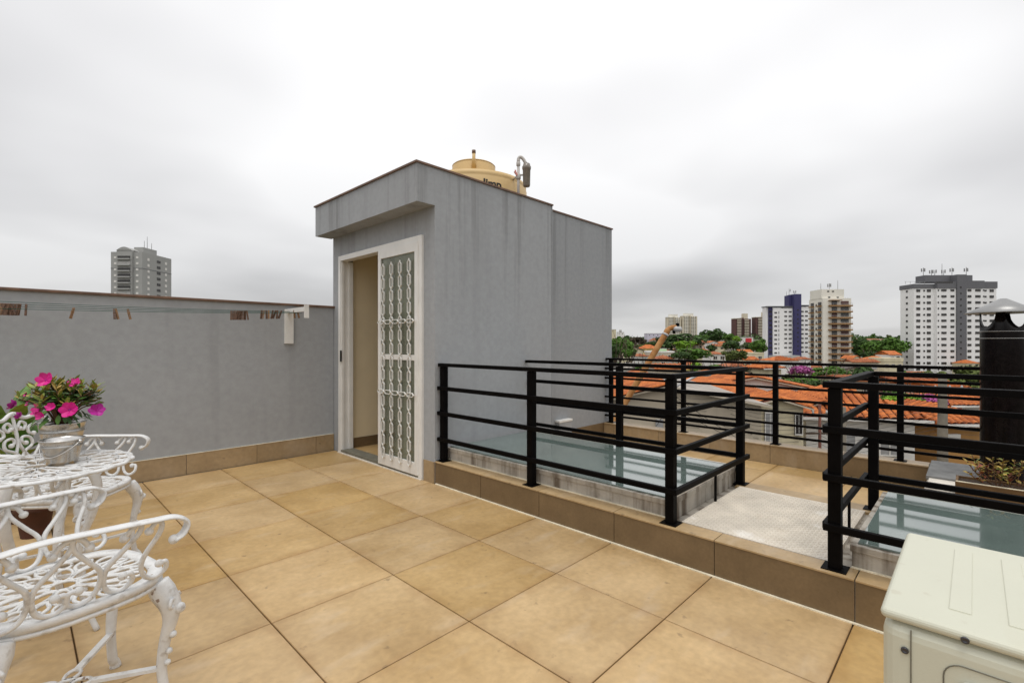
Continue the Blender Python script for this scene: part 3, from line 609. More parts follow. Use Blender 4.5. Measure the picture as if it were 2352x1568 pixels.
m = MB(); m.tube([(.2*math.cos(2*math.pi*k/40), .2*math.sin(2*math.pi*k/40), zt-.015) for k in range(40)], .010, 6, closed=True); m.bar((-.12,-.12,.24),(.12,.12,.24),.02,.012); m.bar((.12,-.12,.241),(-.12,.12,.241),.02,.012); m.build('frame', M['iron'], tl)
tl.location = (pT.x, pT.y, 0); tl.rotation_euler = (0,0,.3); tl.scale = (.855,.855,1)
# tin buckets
def bucket(p, rb, rt, h, label, handle_side):
    t = thing('tin_bucket', label, 'bucket', p)
    m = MB(); m.lathe([(rb*.99,.004),(rb,0),(rb+.001,.012),(rb+(rt-rb)*.72,h*.70),(rb+(rt-rb)*.74+.003,h*.73),(rb+(rt-rb)*.76,h*.76),(rt,h-.004),(rt+.004,h-.002),(rt+.004,h+.002),(rt,h+.002),(rt-.004,h-.006),(rb-.003,.006),(.001,.006)], (0,0,0), 40, caps=False)
    o = bpy.data.objects.new('body', m.mesh('body')); COL.objects.link(o); o.parent = t; o.data.materials.append(M['zinc'])
    q = MB(); A = []
    for k in range(17):
        a = math.pi*k/16; A.append((rt*1.03*math.cos(a)*Rv.x - .0*Fv.x + (-Fv.x)*rt*1.05*math.sin(a)*.42, rt*1.03*math.cos(a)*Rv.y+(-Fv.y)*rt*1.05*math.sin(a)*.42, h*.93-h*.62*math.sin(a)))
    A = [(x+(-Fv.x)*.012*(math.sin(math.pi*i/16)), y+(-Fv.y)*.012*math.sin(math.pi*i/16), z) for i, (x,y,z) in enumerate(A)]
    if handle_side:
        A2 = []
        for k in range(21):
            a = math.pi*k/20; c, s = math.cos(a), math.sin(a); zz = h*.92-h*.58*s; rad = rb+(rt-rb)*zz/h+.006
            v = Rv*c+(-Fv)*math.sqrt(max(0,1-c*c)); A2.append(tuple(v*rad+Vector((0,0,zz))))
        q.tube(A2, .0025, 6)
        for s in (-1, 1): q.ball(Rv*(s*(rt+.004))+Vector((0,0,h*.92)), .008)
        o = bpy.data.objects.new('handle', q.mesh('handle')); COL.objects.link(o); o.parent = t; o.data.materials.append(M['zinc'])
    return t
ps = on(143, 1064, .70); bucket((ps.x,ps.y,.702), .049, .070, .100, 'small empty tin bucket with wire handle on the white table', True)
dS = ps.x*Fv.x+ps.y*Fv.y+.165; pb_ = at(143, 1000, dS); pb_.z = .702
bucket(pb_, .060, .081, .142, 'larger tin bucket holding the pink azalea on the white table', False)
az = thing('azalea_plant', 'magenta flowering azalea growing in the larger tin bucket', 'plant', (pb_.x,pb_.y,.702+.128))
k = MB(); k.lathe([(.072,-.02),(.074,.0),(.05,.008),(.001,.01)], (0,0,0), 24); o = bpy.data.objects.new('soil', k.mesh('soil')); COL.objects.link(o); o.parent = az; o.data.materials.append(M['soil'])
LA = [leaf_mesh(.044,.017,M['leaf_dark']), leaf_mesh(.048,.019,M['leaf_mid']), leaf_mesh(.04,.015,M['leaf_dark'])]; LY = [leaf_mesh(.045,.016,M['leaf_lime'],.2,-.1), leaf_mesh(.04,.015,M['leaf_yel'],.2,-.1)]
st = MB(); ends = []
for k in range(66):
    a = rnd.uniform(0, 2*math.pi); rr = math.sqrt(rnd.random())*.155; h = .05+.135*math.sqrt(max(0,1-(rr/.17)**2))*rnd.uniform(.7,1.05)
    tip = Vector((rr*math.cos(a), rr*math.sin(a), h)); mid = tip*.45+Vector((0,0,.03)); st.tube(cat_rom([Vector((tip.x*.12,tip.y*.12,0)), mid, tip],4), .003, 5); ends.append((mid, tip))
o = bpy.data.objects.new('stem', st.mesh('stem')); COL.objects.link(o); o.parent = az; o.data.materials.append(M['stem'])
for mid, tip in ends:
    shoot_leaves(az, LA, mid.lerp(tip,.2), tip, 8, .35, (.75,1.15))
    if rnd.random() < .6: shoot_leaves(az, LY, tip-Vector((0,0,.005)), tip+Vector((0,0,.02)), 6, .9, (.6,1))
for k in range(30):
    a = 2*math.pi*k/15+rnd.uniform(-.2,.2); inst(rnd.choice(LA), 'leaf', az, (.075*math.cos(a),.075*math.sin(a),rnd.uniform(.02,.07)), (0,.5+rnd.uniform(-.2,.5),a), (1,1,1))
pet = MB(); V = []; F = []
for i in range(5):
    t = i/4; w = (.25,.8,1,.85,.3)[i]*.017
    for j in (-1,-.5,0,.5,1): V.append((.004+.036*t, w*j, .014*t*t+.004*math.cos(j*3+i)*t-(.004*j*j)))
for i in range(4):
    for j in range(4): F.append((i*5+j,(i+1)*5+j,(i+1)*5+j+1,i*5+j+1))
pet.add(V, F, True); pet_me = with_mat(pet.mesh('petal'), M['magenta'])
ctr = MB().lathe([(.004,-.012),(.006,0),(.001,.006)], (0,0,0), 8).mesh('flower'); with_mat(ctr, M['magenta2'])
org = Vector(az.location)
FL = [(105,873,1.0,-.10),(172,880,.75,.0),(160,941,1.05,-.16),(222,943,.95,-.05),(88,941,.85,-.10),(33,930,.8,0),(45,955,.6,.05),(68,925,.5,-.05),(118,935,.6,-.14),(95,955,.6,-.16),(60,905,.35,-.05)]
dbase = (pb_.x*Fv.x+pb_.y*Fv.y)
for u, v, s, dd in FL:
    p = at(u, v, dbase+dd*.9)-org; s *= .86; f = inst(ctr, 'flower', az, p, sc=(s,s,s))
    nrm = (Vector((p.x, p.y, .08))*1.2-Fv*.12+Vector((rnd.uniform(-.05,.05),rnd.uniform(-.05,.05),0))).normalized(); f.rotation_euler = nrm.to_track_quat('Z','Y').to_euler()
    for i in range(6): inst(pet_me, 'petal', f, (0,0,0), (rnd.uniform(-.2,.2), -.25+rnd.uniform(-.2,.2), i*math.pi/3+rnd.uniform(-.1,.1)), m=M['magenta2'] if (u > 200 or u < 50) else None)
# floor plant behind the far chair
pf_ = at(30, 1000, 3.25); fp = thing('potted_plant', 'green broad leaved plant in a terracotta pot behind the chairs', 'plant', (pf_.x, pf_.y, 0))
m = MB().lathe([(.10,0),(.14,.2),(.155,.2),(.155,.24),(.14,.24),(.13,.2),(.001,.2)], (0,0,0), 28, caps=False); o = bpy.data.objects.new('pot', m.mesh('pot')); COL.objects.link(o); o.parent = fp; o.data.materials.append(M['terra'])
BL = [leaf_mesh(.26,.10,M['leaf_lime'],.3,.3), leaf_mesh(.30,.11,M['leaf_mid'],.3,.3)]
for i in range(26):
    a = i*2.4; inst(rnd.choice(BL), 'leaf', fp, (.03*math.cos(a),.03*math.sin(a),.2+.018*i), (0,-R(75)+R(50)*(1-i/26)+rnd.uniform(-.2,.2),a), (1,1,1))
pt2 = at(80, 1200, 3.0); tp2 = thing('terracotta_pot', 'reddish terracotta pot on the floor behind the legs of the farther chair', 'flower pot', (pt2.x, pt2.y, 0))
m = MB().lathe([(.065,0),(.088,.16),(.098,.16),(.098,.2),(.088,.2),(.082,.15),(.001,.15)], (0,0,0), 28, caps=False); o = bpy.data.objects.new('pot', m.mesh('pot')); COL.objects.link(o); o.parent = tp2; o.data.materials.append(M['terra'])
# ================================================================== clothesline
def onY(u, v, y):
    d = at(u, v, 1)-Vector((0,0,EYE)); t = y/d.y; return Vector((d.x*t, y, EYE+d.z*t))
cl = thing('clothesline', 'wall clothesline with white bracket and thin green cords', 'clothesline', (2.0,YW,1.3))
xb, zb, yo = 2.0, 1.535, YW-.42
MB().box(xb-.045, xb+.045, YW-.026, YW-.001, zb-.34, zb+.02).build('wall_board', M['alu'], cl, .002)
MB().bar((xb-.01, YW-.027, zb+.0), (xb+.012, yo, zb+.004), .028, .045).build('bracket_arm', M['alu'], cl, .002)
MB().box(xb-.012, xb+.036, yo-.008, yo-.001, zb-.085, zb+.045).build('end_plate', M['alu'], cl, .001)
LY_ = [YW-.09, YW-.18, YW-.27, YW-.37]; ends_ = []
for i, y in enumerate(LY_):
    a = Vector((xb-.012, y, zb-.006-.010*i)); b = Vector((-2.2, y+.01, zb+.02-.034*i)); P = [a.lerp(b, t/16)+Vector((0,0,-.15*(t/16)*(1-t/16))) for t in range(17)]
    MB().tube(P, .0018, 5).build('cord', M['cord'], cl); ends_.append((a, b))
def on_cord(i, x):
    a, b = ends_[i]; t = (x-a.x)/(b.x-a.x); return a.lerp(b, t)+Vector((0,0,-.15*t*(1-t)))
pin = MB()
for s in (-1, 1): pin.add([(s*.001-.0,-.005,-.055),(s*.007,-.005,-.055),(s*.007,.005,-.055),(s*.001,.005,-.055),(s*.0015,-.005,.018),(s*.0055,-.005,.018),(s*.0055,.005,.018),(s*.0015,.005,.018)], [(0,3,2,1),(4,5,6,7),(0,1,5,4),(1,2,6,5),(2,3,7,6),(3,0,4,7)])
pin.tube([(-.008,0,-.012),(.008,0,-.012)], .0045, 6)
pin_me = with_mat(pin.mesh('clothespin'), M['wood'])
ORD = ['leftmost','second','third','fourth','fifth','sixth','seventh','eighth','ninth','tenth','eleventh','twelfth']
def pins(us, i, label, mats, tilt=.35):
    for n_, u in enumerate(us):
        d = at(u, 700, 1); y = ends_[i][0].y; x = d.x/d.y*y
        p = on_cord(i, x)
        o = inst(pin_me, 'clothespin', None, p, (rnd.uniform(-.25,.25), rnd.uniform(-tilt,tilt), R(90)*rnd.choice((0,0,1))+rnd.uniform(-.4,.4)), m=rnd.choice(mats)); o.scale = (1.15,1.15,1.15); tag(o, (ORD[n_]+' ' if len(us) > 1 else '')+label, 'clothespin', 'clothespins on the green cords')
WD = [M['wood']]*5+[M['woodl']]
pins([2,6,10,14,18,22,26,30,34,38,42,46], 2, 'clothespin from the left in the crowded bunch at the picture edge', WD)
pins([60], 2, 'single dark clothespin just right of the crowded left bunch', WD); pins([168], 3, 'lone clothespin hanging on the cord left of the tower', WD)
pins([263,267], 3, 'of two clothespins side by side below the far tower', WD, .1); pins([295], 3, 'lone clothespin just right of the pair below the tower', WD)
pins([531+i*4.6 for i in range(9)], 3, 'clothespin from the left in the packed row before the white bracket', [M['wood']], .06)
pins([601,606,612,617,626,632,637,645], 2, 'clothespin from the left in the untidy bunch beside the white bracket', WD, .5); pins([676,684], 1, 'clothespin from the left in front of the white bracket arm', [M['woodl'], M['cord']], .4)
# ================================================================== air conditioner
ac = thing('air_conditioner', 'ivory outdoor air conditioner unit in the right foreground', 'air conditioner', (1.06,-.33,0))
ax0, ax1, ay0, ay1, azt = .869, 1.254, -.80, .099, .82
MB().box(ax0+.002, ax1-.002, ay0+.002, ay1-.002, .03, azt-.0165).build('casing', M['ac'], ac, .02, 4)
MB().box(ax0, ax1, ay0, ay1, azt-.0155, azt).build('top_panel', M['ac'], ac, .012, 4)
for y in (.015, -.045, -.11, -.17, -.46, -.52, -.6):
    MB().box(ax0+.06, ax1-.05, y-.012, y+.012, azt-.001, azt+.0016).build('rib', M['ac'], ac, .0014, 2)
gy = lambda u, v: (lambda d: d.y/d.x*ax0)(at(u, v, 1)-Vector((0,0,EYE)))
gz = lambda u, v: (lambda d: EYE+d.z/d.x*ax0)(at(u, v, 1)-Vector((0,0,EYE)))
ys = gy(2092, 1500); MB().box(ax0+.0005, ax0+.004, ys-.0007, ys+.0007, .05, azt-.022).build('seam', M['acdark'], ac)
scm = MB().lathe([(.0045,-.001),(.0045,.0015),(.0035,.0022),(.0022,.001),(.001,.0008)], (0,0,0), 14).mesh('screw'); with_mat(scm, mat('dark_screw', (.09,.09,.10), .35, .2, 30, metal=.8))
for u, v in ((2078,1493),(2216.5,1469)): inst(scm, 'screw', ac, Vector((ax0+(.001 if u < 2100 else -.0002), gy(u,v), gz(u,v)))-Vector(ac.location), (0,R(-90),0))
py1_, pz1_ = gy(2167, 1530), gz(2167, 1516)
def rr(y0, y1, z0, z1, r, n=6):
    P = []
    for cy, cz, a0 in ((y1-r,z1-r,0),(y0+r,z1-r,90),(y0+r,z0+r,180),(y1-r,z0+r,270)):
        for i in range(n+1): a = R(a0+90*i/n); P.append((cy+r*math.cos(a), cz+r*math.sin(a)))
    return P
q = MB(); q.tube([(ax0+.0012, y, z) for y, z in rr(py1_-.17, py1_, pz1_-.25, pz1_, .02)], .0008, 5, closed=True); q.build('panel_seam', M['acdark'], ac)
q = MB(); P = rr(py1_-.155, py1_-.014, pz1_-.235, pz1_-.017, .014); q.slab([(ax0+.001,y,z) for y,z in P][::-1], (-.006,0,0)); q.build('handle_panel', M['alu'], ac, .002)
q = MB(); ly0, ly1, lx0, lx1 = -.40, -.225, .98, 1.09
for a, b in (((lx0,ly0),(lx1,ly0)),((lx1,ly0),(lx1,ly1)),((lx1,ly1),(lx0,ly1)),((lx0,ly1),(lx0,ly0))): q.bar((a[0],a[1],azt+.0003),(b[0],b[1],azt+.0003),.0012,.0014)
for i in range(6): q.bar((lx0+.02+i*.012, ly1-.03, azt+.0003),(lx0+.02+i*.012, ly1-.03-rnd.uniform(.03,.08), azt+.0003),.002,.0012)
q.build('embossed_plate', mat('emboss_edge', (.56,.50,.38), .6, .2, 20), ac)
for y in (ay0+.12, ay1-.12): MB().box(ax0+.03, ax1-.03, y-.02, y+.02, .001, .031).build('foot', M['black'], ac)
# ================================================================== water tank and filter on the booth roof
tk = thing('water_tank', 'beige plastic water tank with black lettering on the booth roof', 'water tank', (3.74,4.23,2.52)); TRd = .62
def addl(m, name, mt, par):
    o = bpy.data.objects.new(name, m.mesh(name)); COL.objects.link(o); o.parent = par; o.data.materials.append(mt); return o
addl(MB().lathe([(TRd*.97,0),(TRd,.05),(TRd*1.0,.43),(TRd*.985,.445),(TRd*.985,.46),(TRd*.99,.475),(TRd*.965,.51),(TRd*.90,.525),(.45,.54),(.29,.55),(.001,.555)], (0,0,0), 64), 'body', M['tank'], tk)
lid = addl(MB().lathe([(.265,.53),(.258,.56),(.252,.725),(.246,.738),(.253,.741),(.24,.752),(.1,.765),(.001,.768)], (0,0,0), 48), 'lid', M['tank'], tk)
ctrd = Vector((3.74,4.23,0)); nd = -Vector((ctrd.x,ctrd.y,0)).normalized()
q = MB(); q.tube([tuple(nd*.262+Vector((0,0,.655))), tuple(nd*.29+Vector((0,0,.72))), tuple(nd*.29+Vector((0,0,.80)))], [.030,.019,.019], 10); q.ball(nd*.258+Vector((0,0,.655)), .026); addl(q, 'vent_pipe', M['tank'], lid)
q = MB(); q.lathe([(.0215,-.005),(.0215,.03),(.001,.031)], tuple(nd*.29+Vector((0,0,.795))), 10); addl(q, 'vent_tip', M['coping'], lid)
cu = bpy.data.curves.new('lettering', 'FONT'); cu.body = 'Acqualimp'; cu.size = .125; cu.offset = .004; cu.extrude = 0; cu.space_character = .97
tmp = bpy.data.objects.new('tmp', cu); COL.objects.link(tmp); bpy.context.view_layer.update()
me = bpy.data.meshes.new_from_object(tmp.evaluated_get(bpy.context.evaluated_depsgraph_get())); bpy.data.objects.remove(tmp)
wmax = max(v.co.x for v in me.vertices); a_end = None
pEnd = at(1149, 424, 5.25); aE = math.atan2(pEnd.y-4.23, pEnd.x-3.74)-.13
for v in me.vertices:
    a = aE-(wmax-v.co.x)/TRd*1.0; rr_ = TRd+.002; z = .318+v.co.y; v.co = (rr_*math.cos(a), rr_*math.sin(a), z)
lo = bpy.data.objects.new('lettering', me); COL.objects.link(lo); lo.parent = tk; me.materials.append(M['print'])
fd = 5.05; fb = at(1190, 440, fd); wf = thing('water_filter', 'smoky cartridge water filter on white pvc pipes beside the tank', 'water filter', (fb.x,fb.y,2.52))
def L3(u, v): return at(u, v, fd)-Vector(wf.location)
q = MB(); top = L3(1190.5, 372); q.tube([L3(1190.5,470), top], .0145, 10); q.tube(cat_rom([top, L3(1191.5,364), L3(1196,361), L3(1202,366), L3(1208,376)],5), .0175, 10); addl(q, 'pipe', M['pvc'], wf)
q = MB(); q.tube([L3(1175,398)+Fv*.25, L3(1190,402), L3(1212,402)], .010, 8); addl(q, 'cross_pipe', M['pvc'], wf)
q = MB(); q.lathe([(.02,-.03),(.027,-.02),(.027,.02),(.02,.03)], tuple(L3(1190.5,406)), 12); q.lathe([(.019,-.02),(.022,-.015),(.022,.015),(.019,.02)], tuple(L3(1190.5,377)), 12); addl(q, 'fitting', M['pvc'], wf)
q = MB(); q.bar(L3(1188,404)-Fv*.02, L3(1182,396)-Fv*.03, .016, .02); q.bar(L3(1184,399)-Fv*.03, L3(1183.5,393)-Fv*.03, .012, .012); addl(q, 'valve_handle', M['redp'], wf)
cz = L3(1209.5, 430); hh = (430-375)*fd/FPX; addl(MB().lathe([(.001,0),(.032,.004),(.038,.02),(.041,hh*.72),(.046,hh*.74),(.048,hh*.84),(.041,hh*.88),(.036,hh*.97),(.02,hh),(.001,hh)], tuple(cz), 20), 'cartridge', M['filter'], wf)
# ================================================================== the city below
GZ = [(0,-7.4),(25,-7.6),(60,-9),(120,-12),(220,-15.5),(320,-13.5),(450,-6),(600,0),(900,7.5),(1500,12),(6000,14)]
def gz_(d):
    for (a, za_), (b, zb_) in zip(GZ, GZ[1:]):
        if d <= b: return za_+(zb_-za_)*(d-a)/(b-a)
    return GZ[-1][1]
def lat(u, d): return (u-CXP)/FPX*d
def zv(v, d): return EYE+(HYP-v)/FPX*d
m = MB(); radii = [0,8,16,25,40,60,90,120,170,220,270,320,380,450,520,600,700,900,1200,1500,2200,4000,9000]; NA = 72; V = [(0,0,gz_(0))]; F = []
for r in radii[1:]:
    for k in range(NA): a = 2*math.pi*k/NA; V.append((r*math.cos(a), r*math.sin(a), gz_(r)))
for k in range(NA): F.append((0, 1+k, 1+(k+1) % NA))
for i in range(len(radii)-2):
    for k in range(NA): a = 1+i*NA+k; b = 1+i*NA+(k+1) % NA; F.append((a, a+NA, b+NA, b))
m.add(V, F, True); M['ground'] = mat('city_ground', (.075,.085,.045), .95, .4, .03, col2=(.16,.14,.11), speck=.3); tag(m.build('ground', M['ground']), kind='structure')
def root_at(name, label, cat, u, d, group=None, ang=0.):
    p = Fv*d+Rv*lat(u, d); return thing(name, label, cat, (p.x, p.y, gz_(p.length)), AZ-R(90)+ang, group)
def lo(m, name, mt, par, bevel=0):
    o = bpy.data.objects.new(name, m.mesh(name)); COL.objects.link(o); o.parent = par; o.data.materials.append(mt); return o
WIN = with_mat(MB().box(-.5,.5,-.5,.5,-.5,.5).mesh('window'), M['wdark'])
fm = MB()
for a in ((-.5,-.42),(.42,.5)): fm.box(a[0],a[1],-.62,-.45,-.5,.5)
for a in ((-.5,-.44),(.44,.5)): fm.box(-.42,.42,-.62,-.45,a[0],a[1])
fm.box(-.025,.025,-.6,-.45,-.44,.44)
WFR = with_mat(fm.mesh('window_frame'), M['w_white'])
def window(par, x, y, z, w, h, mt=None, frame=False, dep=.16):
    o = inst(WIN, 'window', par, (x,y,z), sc=(w,dep,h), m=mt)
    if frame: inst(WFR, 'window_frame', o)
    return o
# ------------------------------------------------------------------ tiled gable roofs close by
tl_ = MB(); V = []; F = []; nseg = 6
for yy, s, zo in ((0,1.,.0),(.42,.86,.018)):
    for k in range(nseg+1): a = math.pi*k/nseg; V.append((.15*s*math.cos(a), yy, .085*s*math.sin(a)+zo))
for k in range(nseg): F.append((k+1,k,nseg+1+k,nseg+2+k))
tl_.add(V, F, True)
TILE = {}
def tile_me(m):
    if m.name not in TILE: TILE[m.name] = with_mat(tl_.mesh('roof_tile'), m)
    return TILE[m.name]
def lay_roof(roof, e0, e1, r0, r1, mt, budget, campt):
    """barrel tiles on the slope e0-e1 (eave) to r0-r1 (ridge); the nearest are single parts, the rest one mesh"""
    e0, e1, r0, r1 = map(Vector, (e0, e1, r0, r1)); ax = (e1-e0).normalized(); up = ((r0+r1)/2-(e0+e1)/2); up = (up-ax*up.dot(ax)); H = up.length; up.normalize(); nr = ax.cross(up)
    if nr.z < 0: ax = -ax; e0, e1, r0, r1 = e1, e0, r1, r0; nr = ax.cross(up)
    Wd = (e1-e0).dot(ax); a0 = (r0-e0).dot(ax); a1 = (r1-e0).dot(ax); P = []
    nx = int(Wd/.34); ny = max(1, int(H/.37))
    for j in range(ny):
        t = (j+.3)/ny; lo_, hi_ = a0*t, Wd+(a1-Wd)*t
        for i in range(nx+1):
            x = .17+i*.34
            if lo_-.02 < x < hi_+.02: P.append(e0+ax*x+up*(j*H/ny)+nr*(.03+rnd.uniform(-.006,.008)))
    rot = Matrix((ax, up, nr)).transposed(); eu = rot.to_euler()
    P.sort(key=lambda p: (p-campt).length); me = tile_me(mt)
    sc = (1, H/ny/.37, 1)
    for p in P[:budget]: inst(me, 'roof_tile', roof, p, eu, sc)
    if P[budget:]:
        q = MB()
        for p in P[budget:]:
            A = [p+rot@Vector((x, y*sc[1], z)) for x, y, z in V]; q.add(A, F, True)
        tag(lo(q, 'roof_tile', mt, roof), kind='stuff')
def gable(u, v, d, wl, wr, pl, pr, Ln, label, mL='roof', mR='roof', wall='w_cream', uv=1380, wins=(), nt_=150, tilesR=True, group=None):
    dirv = (Fv+Rv*((uv-CXP)/FPX)).normalized(); p = Fv*d+Rv*lat(u, d); zr = zv(v, d); zg = gz_(p.length)
    t = thing('tiled_house', label, 'house', (p.x, p.y, zg), math.atan2(dirv.y, dirv.x)-R(90), group); H = zr-zg
    el, er = H-wl*pl, H-wr*pr
    q = MB(); a = .3; poly = [(-wl+a,0),(wr-a,0),(wr-a,er+a*pr-.1),(0,H-.12),(-wl+a,el+a*pl-.1)]
    q.slab([(x,.25,z) for x,z in poly], (0,Ln-.5,0)); lo(q, 'wall', M[wall], t)
    for s, wd, e_, mm, ok in ((-1,wl,el,mL,True),(1,wr,er,mR,tilesR)):
        q = MB(); q.slab([(0,0,H-.02),(s*wd,0,e_),(s*wd,Ln,e_),(0,Ln,H-.02)] if s > 0 else [(0,0,H-.02),(0,Ln,H-.02),(-wd,Ln,e_),(-wd,0,e_)], (0,0,-.07))
        rf = lo(q, 'roof', M['roofu'] if ok else M[mm], t)
        campt = Matrix.Rotation(-t.rotation_euler.z, 3, 'Z')@(Vector((0,0,EYE))-Vector(t.location))
        if ok: lay_roof(rf, (s*wd,0,e_), (s*wd,Ln,e_), (0,0,H), (0,Ln,H), M[mm], nt_, campt)
        q = MB(); q.bar((0,-.04,H-.06),(s*wd,-.04,e_-.06),.04,.06); lo(q, 'verge_board', M['w_beige'], t)
    q = MB(); q.tube([(0,-.02,H+.0),(0,Ln,H+.0)], .10, 8); lo(q, 'ridge', M[mL], t)
    for x, z, w, h, mt, frm in wins: window(t, x, .24, H+z, w, h, M[mt], frm)
    return t
gable(1533, 884, 17, 4.6, 3.5, .25, .19, 9, 'semi-detached house with orange left and grey right roof slopes beyond the far railing', mR='roofg', tilesR=False, wall='w_beige', nt_=290, uv=1345,
      wins=[(-1.1,-1.95,.55,.9,'w_white',True),(-.25,-1.9,.25,1.3,'wgrey',False),(1.7,-2.4,.5,1.1,'wgrey',True),(-1.9,-2.0,.5,.9,'w_white',True)])
gable(1790, 914, 20, 2.0, 1.3, .28, .3, 11, 'cream two storey house with narrow windows and steep orange roof', wall='w_cream', uv=1400, nt_=150,
      wins=[(-1.45,-1.2,.42,1.3,'wgrey',True),(-.3,-1.3,.42,1.4,'wgrey',True),(.8,-1.1,.3,.9,'wdark',True),(.65,-2.7,.9,.8,'wdark',True)])
gable(1893, 921, 23, .9, .75, .35, .35, 8, 'narrow brick fronted house with a pale window frame', wall='brick', uv=1400, nt_=60, wins=[(.1,-1.6,.45,1.5,'w_yel',True),(-.2,-4,.5,.8,'wdark',False)])
gable(1735, 866, 29, 6.0, 6.3, .2, .2, 10, 'wide house with a broad orange tile roof behind the semi-detached pair', wall='w_white', uv=1400, nt_=290, wins=[(3,-2.5,.8,1.0,'wdark',True)])
def hip(u, v, d, w, dp, rise, label, mt='roof', wall='w_white', ang=0., wins=(), nt_=140, ov=.45):
    p = Fv*d+Rv*lat(u, d); zr = zv(v, d); zg = gz_(p.length); t = thing('tiled_house', label, 'house', (p.x,p.y,zg), AZ-R(90)+ang); H = zr-zg-rise
    q = MB(); q.box(-w/2+ov,w/2-ov,ov,dp-ov,0,H); lo(q, 'wall', M[wall], t)
    E = [(-w/2,0,H),(w/2,0,H),(w/2,dp,H),(-w/2,dp,H)]; k = min(w,dp)/2
    A, B = ((-w/2+k,dp/2,H+rise),(w/2-k,dp/2,H+rise)) if w >= dp else ((0,k,H+rise),(0,dp-k,H+rise))
    q = MB(); fs = [(0,1,5,4),(1,2,5),(2,3,4,5),(3,0,4),(3,2,1,0)] if w >= dp else [(0,1,4),(1,2,5,4),(2,3,5),(3,0,4,5),(3,2,1,0)]
    q.add(E+[A,B], fs); q.box(-w/2,w/2,0,dp,H-.12,H-.002); rf = lo(q, 'roof', M['roofu'], t)
    campt = Matrix.Rotation(-t.rotation_euler.z, 3, 'Z')@(Vector((0,0,EYE))-Vector(t.location))
    if nt_:
        if w >= dp: sl_ = [(E[0],E[1],A,B),(E[3],E[0],A,A),(E[1],E[2],B,B)]
        else: sl_ = [(E[0],E[1],A,A),(E[3],E[0],B,A),(E[1],E[2],A,B)]
        for s in sl_: lay_roof(rf, *s, M[mt], nt_//3, campt)
        q = MB()
        for a, b in (((0,4),(1,5),(2,5),(3,4)) if w >= dp else ((0,4),(1,4),(2,5),(3,5))): PP = E+[A,B]; q.tube([PP[a],PP[b]], .09, 6)
        q.tube([A,B], .09, 6); lo(q, 'ridge', M[mt], t)
    q = MB(); q.box(-w/2-.03,w/2+.03,-.08,-.002,H-.13,H-.01); lo(q, 'gutter', M['w_white'], t)
    for x, z, ww, h, m2, frm in wins: window(t, x, ov-.02, H+z, ww, h, M[m2], frm)
    return t
hip(1985, 898, 22, 5.4, 6.0, 1.25, 'white house with orange hipped roof left of the concrete pole', wins=[(-.6,-1.2,.9,.9,'wgrey',True),(1.2,-1.3,.9,.9,'wgrey',True)], nt_=290, ang=R(-12))
hip(2122, 945, 25, 3.4, 4, .5, 'house with grey balcony and small orange roof beside the concrete pole', wall='w_grey', wins=[(-.5,-.6,1.3,.6,'wdark',True),(.8,-.6,.9,.6,'wdark',True)], nt_=120)
hip(2225, 940, 23, 3.0, 5, .7, 'ochre walled house with orange roof left of the black flue', wall='w_ochre', wins=[(-.5,-.9,.9,.7,'w_white',False)], nt_=120)
hip(2260, 905, 34, 4.6, 5, .8, 'small white house with orange roof behind the ochre walled one', wall='w_white', wins=[(-1,-1,.9,.8,'wdark',True)], nt_=100)
hip(2140, 912, 38, 7, 5, .6, 'yellowish house with long orange roof behind the concrete pole', wall='w_yel', mt='roof2', wins=[(1.5,-.7,1.2,.6,'wdark',False)], nt_=90)
hip(1781, 836, 62, 3.6, 4, .55, 'small cream house with orange hipped roof under the navy tower', wall='w_cream', wins=[(-.8,-1.1,.4,.7,'wgrey',True),(.7,-1.2,1.0,.8,'wgrey',True)], nt_=60, ang=R(15))
# house walls, garage and street furniture close to the terrace edge
cw = root_at('garden_wall', 'long pale boundary wall along the street below the railing', 'wall', 2010, 19); lo(MB().box(-3.4,1.4,-.1,.1,0,3.6), 'wall', M['w_white'], cw); lo(MB().box(-3.4,1.4,-.14,.14,3.6,3.68), 'coping', M['w_grey'], cw)
gt = root_at('street_gate', 'grey barred gate beside the pale boundary wall', 'gate', 2120, 21); lo(MB().box(-1.45,1.45,-.03,.03,2.0,2.08).box(-1.45,1.45,-.03,.03,.2,.26), 'frame', M['wgrey'], gt)
bar_me = with_mat(MB().box(-.012,.012,-.012,.012,.26,2.0).mesh('bar'), M['wgrey'])
for i in range(24): inst(bar_me, 'bar', gt, (-1.42+i*.1235,0,0))
yb_ = root_at('yellow_building', 'flat yellow ochre wall below the black flue', 'building', 2213, 18); lo(MB().box(-.9,1.6,0,2.5,0,3.2), 'wall', M['w_yel'], yb_); lo(MB().box(-.95,1.65,-.05,2.55,3.2,3.3), 'parapet', M['w_beige'], yb_)
st_ = MB(); P = []
a = Fv*13+Rv*lat(1300,13); b = Fv*40+Rv*lat(2600,40)
rd = MB().slab([Fv*9+Rv*lat(900,9)+Vector((0,0,-7.38)), Fv*9+Rv*lat(3200,9)+Vector((0,0,-7.38)), Fv*15+Rv*lat(3200,15)+Vector((0,0,-7.38)), Fv*15+Rv*lat(900,15)+Vector((0,0,-7.38))], (0,0,.02)); tag(rd.build('street', M['asphalt']), kind='structure')
